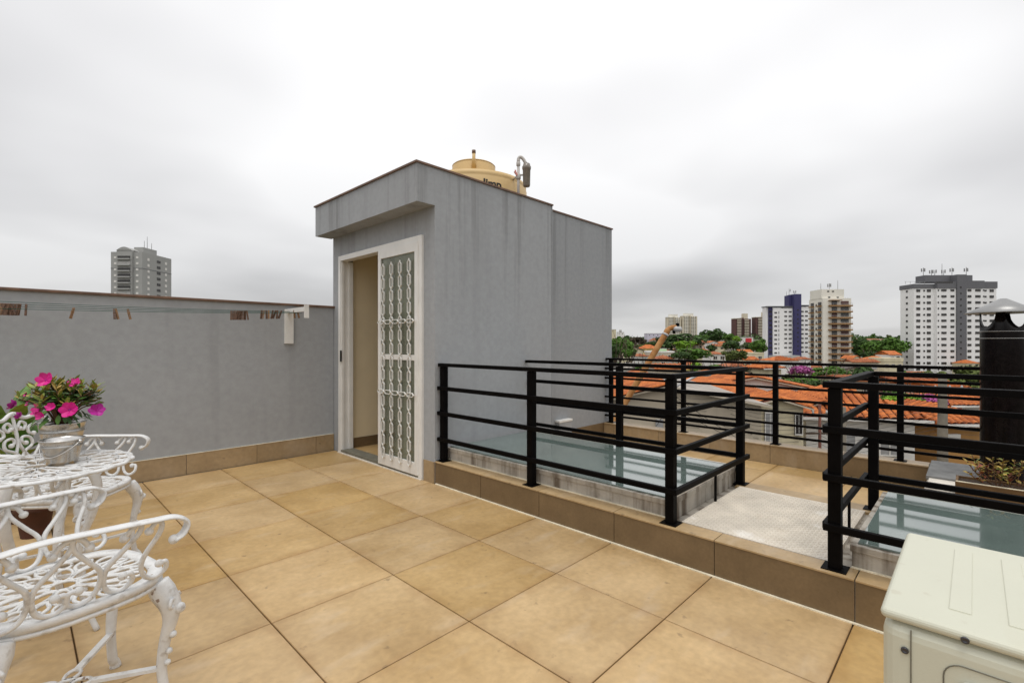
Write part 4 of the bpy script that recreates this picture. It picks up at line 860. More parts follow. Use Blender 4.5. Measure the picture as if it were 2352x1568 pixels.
def pole(u, d, vtop, label, mt, r=.13, name='utility_pole', arms=True):
    t = root_at(name, label, 'pole', u, d); H = zv(vtop, d)-t.location.z
    lo(MB().lathe([(r*1.15,0),(r*.75,H),(.001,H)], (0,0,0), 12), 'shaft', mt, t)
    if arms:
        q = MB(); q.box(-.9,.9,-.05,.05,H-.55,H-.45); q.box(-.6,.6,-.05,.05,H-1.35,H-1.27); lo(q, 'crossarm', M['trunk'], t)
        for x in (-.8,-.3,.3,.8): lo(MB().lathe([(.03,0),(.05,.05),(.03,.14),(.001,.15)], (x,0,H-.45), 8), 'insulator', M['w_grey'], t)
    return t
pole(2165, 20, 868, 'tall concrete utility pole in the gap beside the black flue', M['pole'], .2)
pole(1932, 18, 934, 'short square concrete pole behind the right railing post', M['pole'], .2, arms=False)
pole(1883, 21, 926, 'thin reddish brown utility pole in front of the brick house', mat('red_pole', (.16,.06,.04), .8, .2, 4), .07)
sp = [(1545,900,15),(1640,905,17),(1740,940,16),(1883,932,21),(1932,950,18),(2165,905,20),(2300,915,22)]
for k in range(11):
    q = MB(); pts = []
    for (u0,v0,d0),(u1,v1,d1) in zip(sp, sp[1:]):
        for i in range(6): t = i/6; pts.append(at(u0+(u1-u0)*t, v0+(v1-v0)*t+14*t*(1-t)*4*.25+k*9.5+rnd.uniform(-.3,.3), d0+(d1-d0)*t+.1*k))
    q.tube(pts, .008, 4); tag(q.build('overhead_cable', M['wire'], org=pts[0]), ('top','second','third','fourth','fifth','sixth','seventh','eighth','ninth','tenth','lowest')[k]+' of the thin dark overhead cables crossing the street houses', 'cable', 'cables over the street')
for k, (a_, b_) in enumerate((((1545,905,15),(1700,1010,17)),((1570,950,15),(1720,1020,17)),((1500,985,16),(1520,958,16)),((1600,955,15),(1740,1000,17)))):
    q = MB(); q.tube([at(a_[0]+(b_[0]-a_[0])*i/8, a_[1]+(b_[1]-a_[1])*i/8+3*math.sin(math.pi*i/8), a_[2]+(b_[2]-a_[2])*i/8) for i in range(9)], .009, 4); tag(q.build('house_cable', M['wire'], org=at(*a_)), ('steepest service cable slanting across the beige gable','lower service cable slanting to the house corner','short slanting cable left of the railing post','rightmost service cable running down to the cream house')[k], 'cable', 'service cables to the houses')
# lamps
D_ = 10.; la = thing('street_lamp', 'rust orange street lamp arm leaning right with a grey head', 'street lamp', at(1385,1020,D_))
def LL(u, v, d=D_): return at(u, v, d)-Vector(la.location)
lo(MB().tube(cat_rom([LL(1385,1020), LL(1413,965), LL(1470,866), LL(1505,806), LL(1528,768), LL(1535,757), LL(1544,752), LL(1553,752)],6), [.062]*30+[.052]*13, 12), 'arm', M['rust'], la)
lo(MB().tube([LL(1527,770), LL(1529.5,766)], .07, 12), 'clamp', M['lampg'], la)
hd = MB(); hd.tube([LL(1546,753.5), LL(1551,755), LL(1563,756.5), LL(1566,757.5)], [.06,.085,.075,.03], 12, flat=(.75,1)); lo(hd, 'lamp_head', M['lampg'], la)
lo(MB().lathe([(.034,0),(.038,.05),(.03,.08),(.001,.085)], tuple(LL(1556,750.5)), 10), 'photocell', M['black'], la); lo(MB().lathe([(.025,-.08),(.035,-.03),(.02,0)], tuple(LL(1548,757)), 10), 'gland', M['black'], la)
lo(MB().lathe([(.16,-8),(.13,.1),(.001,.1)], tuple(LL(1385,1020)), 12), 'concrete_pole', M['pole'], la)
D2 = 14.; lb = thing('street_lamp', 'pale grey thin street lamp arm in front of the grey roof', 'street lamp', at(1545,900,D2))
lo(MB().tube([at(u,v,D2)-Vector(lb.location) for u, v in ((1545,893),(1560,883),(1600,863),(1616,860.5))], .035, 8), 'arm', M['lampg'], lb); lo(MB().tube([at(u,v,D2)-Vector(lb.location) for u, v in ((1614,860.5),(1622,859),(1633,860))], [.05,.08,.04], 8), 'lamp_head', M['lampg'], lb); lo(MB().lathe([(.13,-7.5),(.11,.4),(.001,.4)], (0,0,0), 10), 'pole', M['pole'], lb)
# ------------------------------------------------------------------ mid-distance houses
def mhouse(u, vr, ve, d, wpx, rt, rm, wm, label, ang=0., group=None, dep=None, wins=2, vb=None, extra=None):
    t = root_at('house', label, 'house', u, d, group, ang); zg = t.location.z; w = wpx*d/FPX; dp = dep or max(6., w*.8); H = max(2.2, zv(ve, d)-zg); rise = max(.3, (ve-vr)*d/FPX); ov = .35
    lo(MB().box(-w/2+ov,w/2-ov,ov,dp-ov,0,H), 'wall', M[wm], t)
    q = MB()
    if rt == 'flat': q.box(-w/2+ov-.1,w/2-ov+.1,ov-.1,dp-ov+.1,H,H+rise)
    elif rt == 'gx': q.slab([(-w/2,0,H),(w/2,0,H),(w/2,dp/2,H+rise),(-w/2,dp/2,H+rise)], (0,0,.12)); q.slab([(-w/2,dp/2,H+rise),(w/2,dp/2,H+rise),(w/2,dp,H),(-w/2,dp,H)], (0,0,.12)); q.add([(-w/2+ov,ov,H),(-w/2+ov,dp-ov,H),(-w/2+ov,dp/2,H+rise),(w/2-ov,ov,H),(w/2-ov,dp-ov,H),(w/2-ov,dp/2,H+rise)], [(0,2,1),(3,4,5)])
    elif rt == 'gy': q.slab([(-w/2,0,H),(0,0,H+rise),(0,dp,H+rise),(-w/2,dp,H)], (0,0,.12)); q.slab([(0,0,H+rise),(w/2,0,H),(w/2,dp,H),(0,dp,H+rise)], (0,0,.12))
    else:
        k = min(w,dp)/2*.98; A, B = ((-w/2+k,dp/2,H+rise),(w/2-k,dp/2,H+rise)) if w >= dp else ((0,k,H+rise),(0,dp-k,H+rise))
        q.add([(-w/2,0,H),(w/2,0,H),(w/2,dp,H),(-w/2,dp,H),A,B], [(0,1,5,4),(1,2,5),(2,3,4,5),(3,0,4),(3,2,1,0)] if w >= dp else [(0,1,4),(1,2,5,4),(2,3,5),(3,0,4,5),(3,2,1,0)])
    if d < 140 and rt in ('gx','hip'):
        n = int(w/.5)
        for i in range(n):
            x = -w/2+(i+.5)*w/n; tt_ = 1 if rt == 'gx' else max(.05, min(1, (w/2-abs(x))/max(.1, min(w,dp)/2)))
            q.bar((x,.02,H+.13),(x,dp/2*tt_,H+.13+rise*tt_),.16,.10)
    lo(q, 'roof', M[rm], t)
    if rt == 'gy': lo(MB().slab([(-w/2+ov,ov,H),(w/2-ov,ov,H),(0,ov,H+rise-.1)], (0,dp-2*ov,0)), 'gable', M[wm], t)
    for i in range(wins):
        x = (-w/2+ov)+(i+.5)*(w-2*ov)/wins+rnd.uniform(-.2,.2); ws = min(1.4, (w-2*ov)/wins*.55)
        window(t, x, ov-.02, H-1.15, ws, rnd.choice((.9,1.1)), rnd.choice((M['wdark'],M['wdark'],M['wgrey'])), frame=d < 160, dep=.14)
        if H > 5: window(t, x, ov-.02, H-3.9, ws, 1.1, M['wdark'], frame=False, dep=.14)
    return t
MH = [(1457,797,805,150,50,'gy','roof3','w_cream','cream house with dark roof beside the big dark trees'),
 (1490,791,800,190,48,'hip','roof','w_yel','yellow house with orange roof below the lamp head'),
 (1480,813,818,120,26,'hip','roof2','w_white','low white house with small orange roof above the far rail'),
 (1518,806,810,140,66,'flat','w_white','w_beige','long beige flat roofed wall left of the bright green tree'),
 (1532,817,824,100,42,'hip','roof2','w_beige','house roof in dull orange just over the far rail'),
 (1508,776,781,420,26,'hip','roof2','w_pink','pinkish house with orange roof on the hill left of the lamp'),
 (1612,781,785,330,32,'hip','roof2','w_pink','pink walled house on the hill under the pines'),
 (1606,788,792,300,20,'gx','roof2','w_beige','small beige house below the pink walled one'),
 (1640,783,787,320,24,'gy','roof','w_white','white gabled house with grey sides on the hill'),
 (1652,790,795,290,28,'gx','roof2','w_cream','cream house among trees right of the bright green tree'),
 (1622,800,806,240,24,'hip','roof','w_cream','small cream house hidden between the round trees'),
 (1652,807,813,150,40,'hip','roof2','w_white','white house with orange roof left of the rounded bush tree'),
 (1717,803,811,210,34,'gx','roof','w_white','house with bright orange gable roof above the cream block'),
 (1728,820,827,110,38,'gx','roof','w_cream','low orange roof in front of the cream block'),
 (1732,811,812,140,54,'flat','w_cream','w_cream','cream flat roofed block left of the navy tower podium'),
 (1810,819,828,120,72,'hip','roof','w_white','wide orange roof directly under the navy tower'),
 (1856,820,825,125,22,'hip','roof2','w_white','small orange roof between the navy and balcony towers'),
 (1970,817,824,170,24,'gy','roof','w_cream','cream gabled house at the foot of the balcony tower'),
 (2020,818,826,150,54,'hip','roof','w_white','white house with orange hipped roof right of the balcony tower'),
 (1990,826,832,120,60,'gx','roof2','w_beige','long beige house with dull roof behind the far rail'),
 (2058,806,815,170,36,'gx','roof','w_white','white house with orange roof beside the grey and white tower'),
 (2055,822,830,130,50,'flat','w_cream','w_cream','cream flat wall at the foot of the grey and white tower'),
 (1965,843,850,90,56,'gy','roof3','w_beige','brownish gable roof above the right railing corner'),
 (1990,868,876,48,80,'gx','roof2','w_beige','low beige house seen between the rails left of the flue'),
 (2120,868,876,46,110,'gx','roof2','w_pink','pinkish row house seen between the rails near the flue'),
 (2195,882,890,42,70,'gx','roof','w_white','white house glimpsed between the rails beside the flue'),
 (1450,838,846,60,60,'gx','roofg','w_white','pale grey roofed house just under the left end of the far rail'),
 (1545,840,848,52,80,'gx','roof','w_beige','orange roofed house behind the top rail near the booth'),
 (1705,835,842,75,60,'hip','roof2','w_yel','yellow house with greenish wall behind the top rail'),
 (1990,783,785,600,90,'gx','roof2','w_cream','long pale hall with dark red roof on the right horizon')]
for a in MH: mhouse(*a, ang=R(rnd.uniform(-14,14)) if a[3] < 400 else 0, wins=3 if a[4] > 45 else 2)
gb = root_at('rooftop_box', 'pale green rooftop box on the long beige wall', 'rooftop box', 1524, 141); lo(MB().box(-.9,.9,0,2,0,zv(801,141)-gb.location.z), 'box', M['w_green'], gb); lo(MB().box(-.95,.95,-.05,2.05,zv(801,141)-gb.location.z,zv(801,141)-gb.location.z+.1), 'lid', M['w_white'], gb)
for u, v0, v1, d, wpx, mt, lab, nw in ((1506,766,778,700,38,'w_lil','lilac white block on the left horizon',4),(1426,763,773,800,15,'w_white','small white block with rooftop tank on the left horizon',2),(1408,757,772,700,14,'w_cream','cream block emerging right of the booth',1),(1714,775,787,520,32,'w_white','white building with a red square front below the brown towers',3),(1652,764,775,900,16,'w_cream','tiny cream block between the pines',2)):
    t = root_at('distant_block', lab, 'building', u, d); H = zv(v0,d)-t.location.z; w = wpx*d/FPX; lo(MB().box(-w/2,w/2,0,w*.7,0,H), 'wall', M[mt], t); lo(MB().box(-w/2-.2,w/2+.2,-.2,w*.7+.2,H,H+.5), 'parapet', M['w_grey'], t)
    for i in range(nw): window(t, -w/2+(i+.5)*w/nw, -.05, H-2.2, 1.2, 1.2, dep=.2)
    if 'red' in lab: lo(MB().box(-.5*w*.1,w*.38,-.4,-.05,H-5.2,H-.8), 'red_front', M['red'], t)
    if 'tank' in lab: lo(MB().lathe([(2,H+.5),(2.2,H+4),(1,H+5)], (0,3,0), 12), 'tank', M['w_grey'], t)
LM = [(1440,'just right of the booth'),(1500,'left of the rusty lamp arm'),(1560,'below the left beige twin'),(1610,'below the right beige twin'),(1660,'under the horizon pines'),(1710,'below the left brown tower'),(1765,'left of the navy core tower'),(1830,'in front of the navy core tower'),(1885,'before the balcony tower side'),(1950,'before the balcony tower front'),(2010,'right of the balcony tower'),(2075,'left of the dark crowned tower'),(2140,'before the dark crowned tower left half'),(2205,'before the dark crowned tower stripe'),(2260,'left of the black flue'),(9999,'hidden behind the black flue')]
seen = {}
def place_label(head, u, d):
    s = head+' '+next(t for x, t in LM if u < x)+', '+('close by' if d < 100 else 'near valley' if d < 190 else 'mid valley' if d < 320 else 'far slope' if d < 480 else 'near the horizon')
    return s
# filler houses further along the slopes
for k in range(34):
    u = rnd.uniform(1400, 2330); d = rnd.choice((75,95,150,180,220,260,340,380,420,460)); zg = gz_(d*math.hypot(1,(u-CXP)/FPX)); h = rnd.uniform(3.2,6.2); ve = HYP-(zg+h-EYE)*FPX/d
    mhouse(u, ve-rnd.uniform(1.2,1.9)*FPX/d, ve, d, rnd.uniform(7,11)*FPX/d, (rt_ := rnd.choice(('gx','hip','gy','hip'))), (rm_ := rnd.choice(('roof','roof','roof2'))), (wm_ := rnd.choice(('w_cream','w_white','w_beige','w_pink','w_yel'))), place_label({'w_cream':'cream','w_white':'white','w_beige':'beige','w_pink':'pink','w_yel':'yellow'}[wm_]+(' gabled' if rt_ != 'hip' else ' hipped')+' house', u, d), ang=R(rnd.uniform(-35,35)), group='houses filling the valley')
# ------------------------------------------------------------------ trees
def crown_mesh(seed, n=2400, pal=False, spread=1.):
    r = random.Random(seed); m = MB(); cl = []
    for k in range(17):
        a = r.uniform(0,6.283); q = r.uniform(.1,.72); cl.append((Vector((q*math.cos(a)*spread, q*math.sin(a)*spread, r.uniform(-.55,.62)*(1-q*.4))), r.uniform(.22,.42)))
    for i in range(n):
        c, R_ = r.choice(cl); d = Vector((r.gauss(0,1), r.gauss(0,1), r.gauss(0,1)+.25)).normalized(); p = c+d*R_*r.uniform(.72,1.05); p.z = max(p.z, -.85)
        s = r.uniform(.05,.11); nrm = (d+Vector((r.gauss(0,.6), r.gauss(0,.6), r.gauss(0,.6)))).normalized(); t = nrm.orthogonal().normalized(); t.rotate(Matrix.Rotation(r.uniform(0,6.28),3,nrm)); b = nrm.cross(t)
        m.add([p-t*s-b*s*.6, p+t*s-b*s*.5, p+t*s*.8+b*s*.6, p-t*s*.7+b*s*.7], [(0,1,2,3)])
    return with_mat(m.mesh('crown'), M['t_dark'])
CR = [crown_mesh(s) for s in (1,2,3,4)]; CRs = crown_mesh(9, 900); FLATC = crown_mesh(5, 2200, spread=1.25)
def limb_mesh(seed):
    r = random.Random(seed); m = MB(); m.tube([(0,0,0),(.03,.02,.4),(0,.03,.8),(.02,0,1.1)], [.055,.045,.035,.02], 7)
    for k in range(6): a = k*1.05+r.uniform(-.2,.2); m.tube([(0,.02,.55+.06*k),(.22*math.cos(a),.22*math.sin(a),.85+.05*k),(.45*math.cos(a),.45*math.sin(a),1.15+.03*k)], [.022,.015,.006], 5)
    return with_mat(m.mesh('trunk'), M['trunk'])
TRK = [limb_mesh(1), limb_mesh(2)]
def tree(u, v0, v1, d, wpx, mt, label, me=None, group=None, name='tree'):
    t = root_at(name, label, 'tree', u, d, group, rnd.uniform(0,6.28)); rx = wpx/2*d/FPX; zt_ = zv(v0,d)-t.location.z; zb_ = zv(v1,d)-t.location.z; rz_ = max(.5,(zt_-zb_)/2*1.0); zc_ = (zt_+zb_)/2
    if zc_ < rz_*.7: zc_ = rz_*.7
    inst(me or rnd.choice(CR), 'crown', t, (0,0,zc_), (0,0,rnd.uniform(0,6)), (rx*1.22,rx*1.22,rz_*1.2), M[mt]); h = max(.5, zc_); inst(rnd.choice(TRK), 'trunk', t, (0,0,-.2), sc=(h*.5,h*.5,h*1.0))
TR_ = [(1425,770,824,110,50,'t_mid','large dark tree right beside the booth corner'),(1413,790,826,90,30,'t_dark','leafy tree hugging the booth wall edge'),(1438,769,790,380,26,'t_dark','dark tree on the left horizon'),(1460,773,793,340,44,'t_brown','brownish tree mass left of the lamp arm'),(1446,800,824,100,32,'t_mid','light green tree in front of the cream dark roofed house'),
 (1468,790,800,230,30,'t_olive','low olive hedge tree behind the yellow house'),(1497,783,796,300,20,'t_dark','small dark tree right of the olive hedge'),(1558,768,806,300,84,'t_dark','huge dark spreading tree below the beige towers'),(1575,781,806,200,50,'t_lime','bright lime green tree in the middle of the valley'),(1592,800,828,110,76,'t_mid','broad dark green tree in front of the lime tree'),(1566,806,828,100,40,'t_dark','dark shrubby tree left of the broad green one'),
 (1610,768,786,420,40,'t_mid','green tree right of the beige towers'),(1645,756,784,520,34,'t_dark','flat topped pine on the horizon'),(1626,758,780,540,26,'t_dark','tall pine left of the flat topped pine'),(1672,766,786,480,30,'t_mid','light green tree below the left brown tower'),(1690,770,788,470,22,'t_lime','pale green tree right below the brown tower'),
 (1633,792,809,200,26,'t_dark','round dark tree above the white house'),(1684,780,806,230,46,'t_dark','dark round tree below the red fronted building'),(1688,803,832,95,52,'t_olive','rounded yellowish bush tree rising above the far rail'),(1719,786,804,260,30,'t_dark','dark tree behind the orange gable roof'),(1746,779,816,220,34,'t_mid','palm like dark tree left of the navy tower'),(1730,792,806,240,20,'t_mid','small tree beside the palm like tree'),
 (1838,838,864,75,54,'t_pink','pink blossoming tree in front of the balcony tower'),(1910,842,870,60,68,'t_mid','layered green tree under the balcony tower'),(1970,776,822,250,40,'t_dark','dark tree right of the balcony tower'),(2005,778,822,240,60,'t_mid','wide green tree left of the grey and white tower'),(2048,776,820,230,60,'t_mid','broad green tree touching the grey and white tower'),(1996,806,828,180,32,'t_dark','dark bush tree in front of the wide green trees'),
 (2070,905,930,33,70,'t_lime','lime green tree between the rails left of the concrete pole'),(2130,912,926,34,60,'t_pink','pink bougainvillea beside the concrete pole'),(2045,900,922,36,40,'t_mid','green tree behind the lime one between the rails'),(1690,850,870,50,60,'t_brown','dim brownish tree behind the corner of the first railing'),(1840,868,890,46,80,'t_mid','shadowy garden trees below the pink tree'),(1880,878,896,40,60,'t_dark','dark garden shrub under the layered tree'),(1480,836,850,60,50,'t_mid','green tree under the left end of the far rail'),(1640,838,856,60,60,'t_mid','green hedge tree right behind the top rail'),(1930,858,880,55,60,'t_olive','olive tree beside the second railing corner'),(1720,838,862,66,50,'t_dark','dark tree left of the small cream house')]
for a in TR_: tree(*a, me=FLATC if 'flat' in a[6] or 'spreading' in a[6] or 'layered' in a[6] else None)
for k in range(90):
    u = rnd.uniform(1395, 2340); d = rnd.choice((80,110,140,170,200,240,300,350,400,450,500,560,650,750)); zg = gz_(d*math.hypot(1,(u-CXP)/FPX)); h = rnd.uniform(5.5,10); vt = HYP-(zg+h-EYE)*FPX/d; vb = HYP-(zg+h*.2-EYE)*FPX/d
    tree(u, vt, vb, d, rnd.uniform(6,12)*FPX/d, (tm_ := rnd.choice(('t_dark','t_mid','t_mid','t_lime','t_olive'))), place_label({'t_dark':'dark green','t_mid':'green','t_lime':'lime green','t_olive':'olive'}[tm_]+' tree', u, d), me=CRs, group='trees filling the valley')
q = MB(); r9 = random.Random(77)
for i in range(5200):   # far wooded ridge along the horizon
    u = r9.uniform(1350, 2450); d = r9.uniform(780, 1100); zg = gz_(d*math.hypot(1,(u-CXP)/FPX)); p = Fv*d+Rv*lat(u,d)+Vector((0,0,zg+r9.uniform(.5,5.5+3*math.sin(u*.03)+2*math.sin(u*.11)))); s = r9.uniform(1.0,2.4)
    n_ = Vector((r9.gauss(0,1),r9.gauss(0,1),r9.gauss(0,1)+.5)).normalized(); t = n_.orthogonal().normalized(); b = n_.cross(t); q.add([p-t*s-b*s*.6,p+t*s-b*s*.5,p+t*s*.8+b*s*.6,p-t*s*.7+b*s*.7], [(0,1,2,3)])
tag(q.build('woodland', M['t_dark']), 'dark wooded ridge along the far horizon', 'woodland', kind='stuff')
# ------------------------------------------------------------------ towers
def tower(name, label, u, d, cat='tower'):
    t = root_at(name, label, cat, u, d); t['d'] = d; xc = lat(u, d)
    return t, (lambda uu, dd=d: lat(uu, dd)-xc), (lambda v, dd=d: zv(v, dd)-t.location.z)
# grey and white slab on the right
t, X, Z = tower('apartment_tower', 'white apartment tower with dark grey crown and central stripe at the right', 2190, 231)
zx = lambda z: 1837.5+.2197*z; zy = lambda z: 574.2+.2197*z
xl, xm0, xm1, xr = X(zx(1190)), X(zx(1598)), X(zx(1700)), X(zx(2053)); ztop = Z(zy(400)); dp = 8
lo(MB().box(xl,xm0,0,dp,0,ztop).box(xm1,xr,0,dp,0,ztop).box(X(zx(1400)),xm0,-1.6,-.01,0,Z(zy(405))).box(xm1,X(zx(1890)),-1.6,-.01,0,Z(zy(405))), 'wall', M['twhite'], t)
lo(MB().box(xm0+.05,xm1-.05,-2.2,dp-.5,0,Z(zy(262))), 'stripe', M['tgrey'], t)
lo(MB().box(xl-.3,xm0,-.3,dp+.3,ztop+.02,Z(zy(355))).box(xm1,xr+.3,-.3,dp+.3,ztop+.02,Z(zy(330))).box(X(zx(1400)),xm0-.02,-1.9,-.32,ztop-.2,Z(zy(335))).box(xm1+.02,X(zx(1890)),-1.9,-.32,ztop-.2,Z(zy(325))).box(X(zx(1335)),X(zx(1835)),1.5,dp-1,Z(zy(330)),Z(zy(258))), 'crown', M['tgrey'], t)
lo(MB().box(X(zx(1380)),X(zx(1560)),-1.95,-1.905,Z(zy(352)),Z(zy(335))), 'roof_opening', M['wdark'], t)
q = MB()
for u0 in (1100,1150,1200,1250,1300,1950,2000,2045): q.box(X(zx(u0))-.05,X(zx(u0))+.05,-.2,-.1,Z(zy(355)),Z(zy(355))+1.2)
q.box(X(zx(1090)),X(zx(1310)),-.2,-.1,Z(zy(355))+1.1,Z(zy(355))+1.2); lo(q, 'roof_railing', M['wgrey'], t)
for r in range(16):
    zc_ = Z(zy(424)+13.84*r)
    for zc0, w_, h_, yf in ((1235,40,26,0),(1297,18,16,0),(1345,40,26,0),(1415,12,16,-1.6),(1472,52,22,-1.6),(1560,38,22,-1.6),(1737,38,24,-1.6),(1825,54,24,-1.6),(1885,12,14,-1.6),(1938,22,16,0),(2003,42,26,0)):
        window(t, X(zx(zc0)), yf-.02, zc_, w_*.2197*231/FPX, h_*.2197*231/FPX, dep=.3)
    window(t, xl-.02, 4, zc_, .3, 1.0, dep=1.0); window(t, X(zx(1637)), -2.22, zc_+1.4, .7, .7, dep=.2)
def antennas(t, lst, par_name='antenna'):
    for x, y, z, h, k in lst:
        q = MB(); q.tube([(x,y,z),(x,y,z+h)], .12, 5)
        for i in range(k): a = i*2.1; q.box(x+.7*math.cos(a)-.2,x+.7*math.cos(a)+.2,y+.7*math.sin(a)-.15,y+.7*math.sin(a)+.15,z+h*.5,z+h*.5+1.6); q.bar((x,y,z+h*.6),(x+.7*math.cos(a),y+.7*math.sin(a),z+h*.65),.1,.1)
        lo(q, par_name, M['wgrey'], t)
antennas(t, [(X(zx(1345)),3,Z(zy(260)),4,5),(X(zx(1450)),4,Z(zy(260)),2.6,3),(X(zx(1485)),4,Z(zy(260)),3,2),(X(zx(1562)),4,Z(zy(260)),6,0),(X(zx(1580)),4,Z(zy(260)),3,2),(X(zx(1668)),4,Z(zy(260)),4.3,6),(X(zx(1820)),4,Z(zy(260)),4.5,6)])
# navy and white tower
t, X, Z = tower('apartment_tower', 'white apartment tower with navy blue stair core', 1822, 312)
zx = lambda z: 1636.5+.1465*z; zy = lambda z: 660.4+.1465*z; px_ = .1465*312/FPX; dp = 7
lo(MB().box(X(zx(950)),X(zx(1255))-.05,0,dp,0,Z(zy(318))).box(X(zx(1365))+.05,X(zx(1560)),0,dp,0,Z(zy(300))).box(X(zx(858)),X(zx(890)),1.5,dp-1,0,Z(zy(305))), 'wall', M['twhite'], t)
lo(MB().box(X(zx(1255)),X(zx(1365)),-2,dp-1,0,Z(zy(105))).box(X(zx(1208)),X(zx(1255))-.02,1,dp-1,Z(zy(290)),Z(zy(118))).box(X(zx(890))+.02,X(zx(950))-.02,.8,dp-1,0,Z(zy(305))), 'core', M['tblue'], t)
lo(MB().box(X(zx(852)),X(zx(1255))-.04,-.5,dp,Z(zy(304)),Z(zy(290))).box(X(zx(1365))+.04,X(zx(1565)),-.5,dp,Z(zy(288)),Z(zy(272))).box(X(zx(1070)),X(zx(1250)),-.1,-.02,Z(zy(322)),Z(zy(306))), 'roof_band', M['tgrey'], t)
for r in range(10):
    zc_ = Z(zy(378+70*r))
    for zc0, w_ in ((990,42),(1147,42),(1217,46),(1405,46),(1472,42)):
        if r == 9 and zc0 == 1147: continue
        window(t, X(zx(zc0)), -.02, Z(zy(378+70*r+(14 if zc0 == 990 else 0)-(4 if zc0 > 1300 else 0))), w_*px_, 20*px_, dep=.3)
    window(t, X(zx(920)), .78, zc_, 40*px_, 26*px_, M['wdark'], dep=.2); window(t, X(zx(1310)), -2.02, zc_+1, .8, .8, dep=.2); window(t, X(zx(1040)), -.02, zc_-.5, .6, 1.6, M['wgrey'], dep=.2)
lo(MB().box(X(zx(850)),X(zx(1262))-.0,-8,-2.2,0,Z(zy(1058))), 'podium', M['w_grey'], t)
antennas(t, [(X(zx(1230)),5,Z(zy(118)),3,0),(X(zx(1270)),5,Z(zy(105)),4.5,1),(X(zx(1345)),4,Z(zy(105)),2.5,2)])
# balcony tower
t, X, Z = tower('apartment_tower', 'cream apartment tower with brown balconies on every floor', 1922, 232); px_ = .1465*232/FPX; dp = 11
lo(MB().box(X(zx(1735)),X(zx(2175)),0,dp,0,Z(zy(165))), 'wall', M['tcream'], t); lo(MB().box(X(zx(1730)),X(zx(2085)),1,dp-1,Z(zy(165))+.02,Z(zy(22))), 'penthouse', M['tcream'], t)
for a, b, h in ((1835,55,14),(1910,55,14),(1850,150,16),(1985,150,12)): window(t, X(zx(a)), .98, Z(zy(b)), 32*px_, h*px_*1.3, dep=.2)
xs = X(zx(1735))
for r in range(12):
    zb = 285+94*r; z_ = Z(zy(zb))
    lo(MB().box(X(zx(1815)),X(zx(2165)),-1.7,-.02,Z(zy(zb+12)),Z(zy(zb-10))), 'balcony', M['balc'], t)
    q = MB(); q.box(X(zx(1815)),X(zx(2165)),-1.68,-1.62,Z(zy(zb-36)),Z(zy(zb-32)))
    for i in range(9): x = X(zx(1815+i*43)); q.box(x,x+.06,-1.68,-1.62,Z(zy(zb-32)),Z(zy(zb-10)))
    lo(q, 'balcony_rail', M['wgrey'], t)
    window(t, X(zx(1910)), -.02, Z(zy(zb-45)), 82*px_, 62*px_, rnd.choice((M['wdark'],M['wdark'],M['tbrown'])), dep=.3); window(t, X(zx(2072)), -.02, Z(zy(zb-48)), 122*px_, 52*px_, rnd.choice((M['wdark'],M['tbrown'],M['wdark'])), dep=.3)
    for y0 in (1.0, 6.8):
        lo(MB().box(xs-1.2,xs-.02,y0,y0+3.0,Z(zy(zb+10)),Z(zy(zb-8))), 'balcony', M['balc'], t); window(t, xs-.02, y0+1.5, Z(zy(zb-38)), .3, 50*px_, M['wdark'], dep=2.4); 
        q = MB(); q.box(xs-1.2,xs-1.14,y0,y0+3.0,Z(zy(zb-34)),Z(zy(zb-30))); lo(q, 'balcony_rail', M['wgrey'], t)
    window(t, xs-.02, 5.2, Z(zy(zb-20)), .3, 1.2, dep=.8)
lo(MB().box(X(zx(1815)),X(zx(2000)),-1.8,-.02,Z(zy(205)),Z(zy(196))), 'awning', M['balc'], t)
antennas(t, [(X(zx(1760)),3,Z(zy(22)),3.2,0),(X(zx(1895)),3,Z(zy(22)),2.6,3),(X(zx(2030)),3,Z(zy(22)),4.6,0)])
# brown twins and beige twins
def far_twin(label, u0, u1, vt, d, wall, wc, rows, b0, b1, vb, group):
    uc = (u0+u1)/2; t, X, Z = tower('apartment_tower', label, uc, d); w = X(u1)-X(u0); H = Z(vt)
    lo(MB().box(X(u0),X(uc)-w*.08,0,w*.5,0,H).box(X(uc)+w*.08,X(u1),0,w*.5,0,H).box(X(uc)-w*.08+.02,X(uc)+w*.08-.02,2,w*.5-1,0,H+2), 'wall', M[wall], t); lo(MB().box(X(b0),X(b1),3,w*.4,H,Z(vb)).box(X(u0)-.5,X(uc)-w*.08,-.5,w*.5,H+.05,H+1.2), 'roof_block', M[wc], t)
    for side in (0, 1):
        q = MB(); f = (.2,.32) if not side else (.66,.8)
        for r in range(rows):
            z_ = H-2.5-r*2.9
            if z_ < 2: break
            for c_ in (f[0], f[1]): x = X(u0)+w*c_; q.box(x-1.9,x+1.9,-1.1,-.02,z_-.65,z_+.65)
        tag(lo(q, 'balcony', M[wc], t), kind='stuff')
    q = MB()
    for r in range(rows):
        z_ = H-1.2-r*2.9
        if z_ < 2: break
        for c_ in (.12,.26,.38,.5,.62,.73,.88): x = X(u0)+w*c_; q.box(x-.8,x+.8,-.25+(2 if abs(c_-.5) < .07 else 0),-.02+(2 if abs(c_-.5) < .07 else 0),z_-.6,z_+.6)
    tag(lo(q, 'window', M['wdark'], t), kind='stuff'); return t
far_twin('left of two brown towers with pale balconies', 1688, 1725, 732, 900, 'tbrown', 'tbeige', 18, 1710, 1719.5, 719.5, '')
far_twin('right brown tower half hidden by the navy tower', 1736, 1774, 729, 900, 'tbrown', 'tbeige', 18, 1756, 1766, 716, '')
far_twin('left beige twin tower behind the lamp head', 1533, 1564, 729, 1000, 'tbeige', 'tcream', 20, 1539, 1558, 721.5, '')
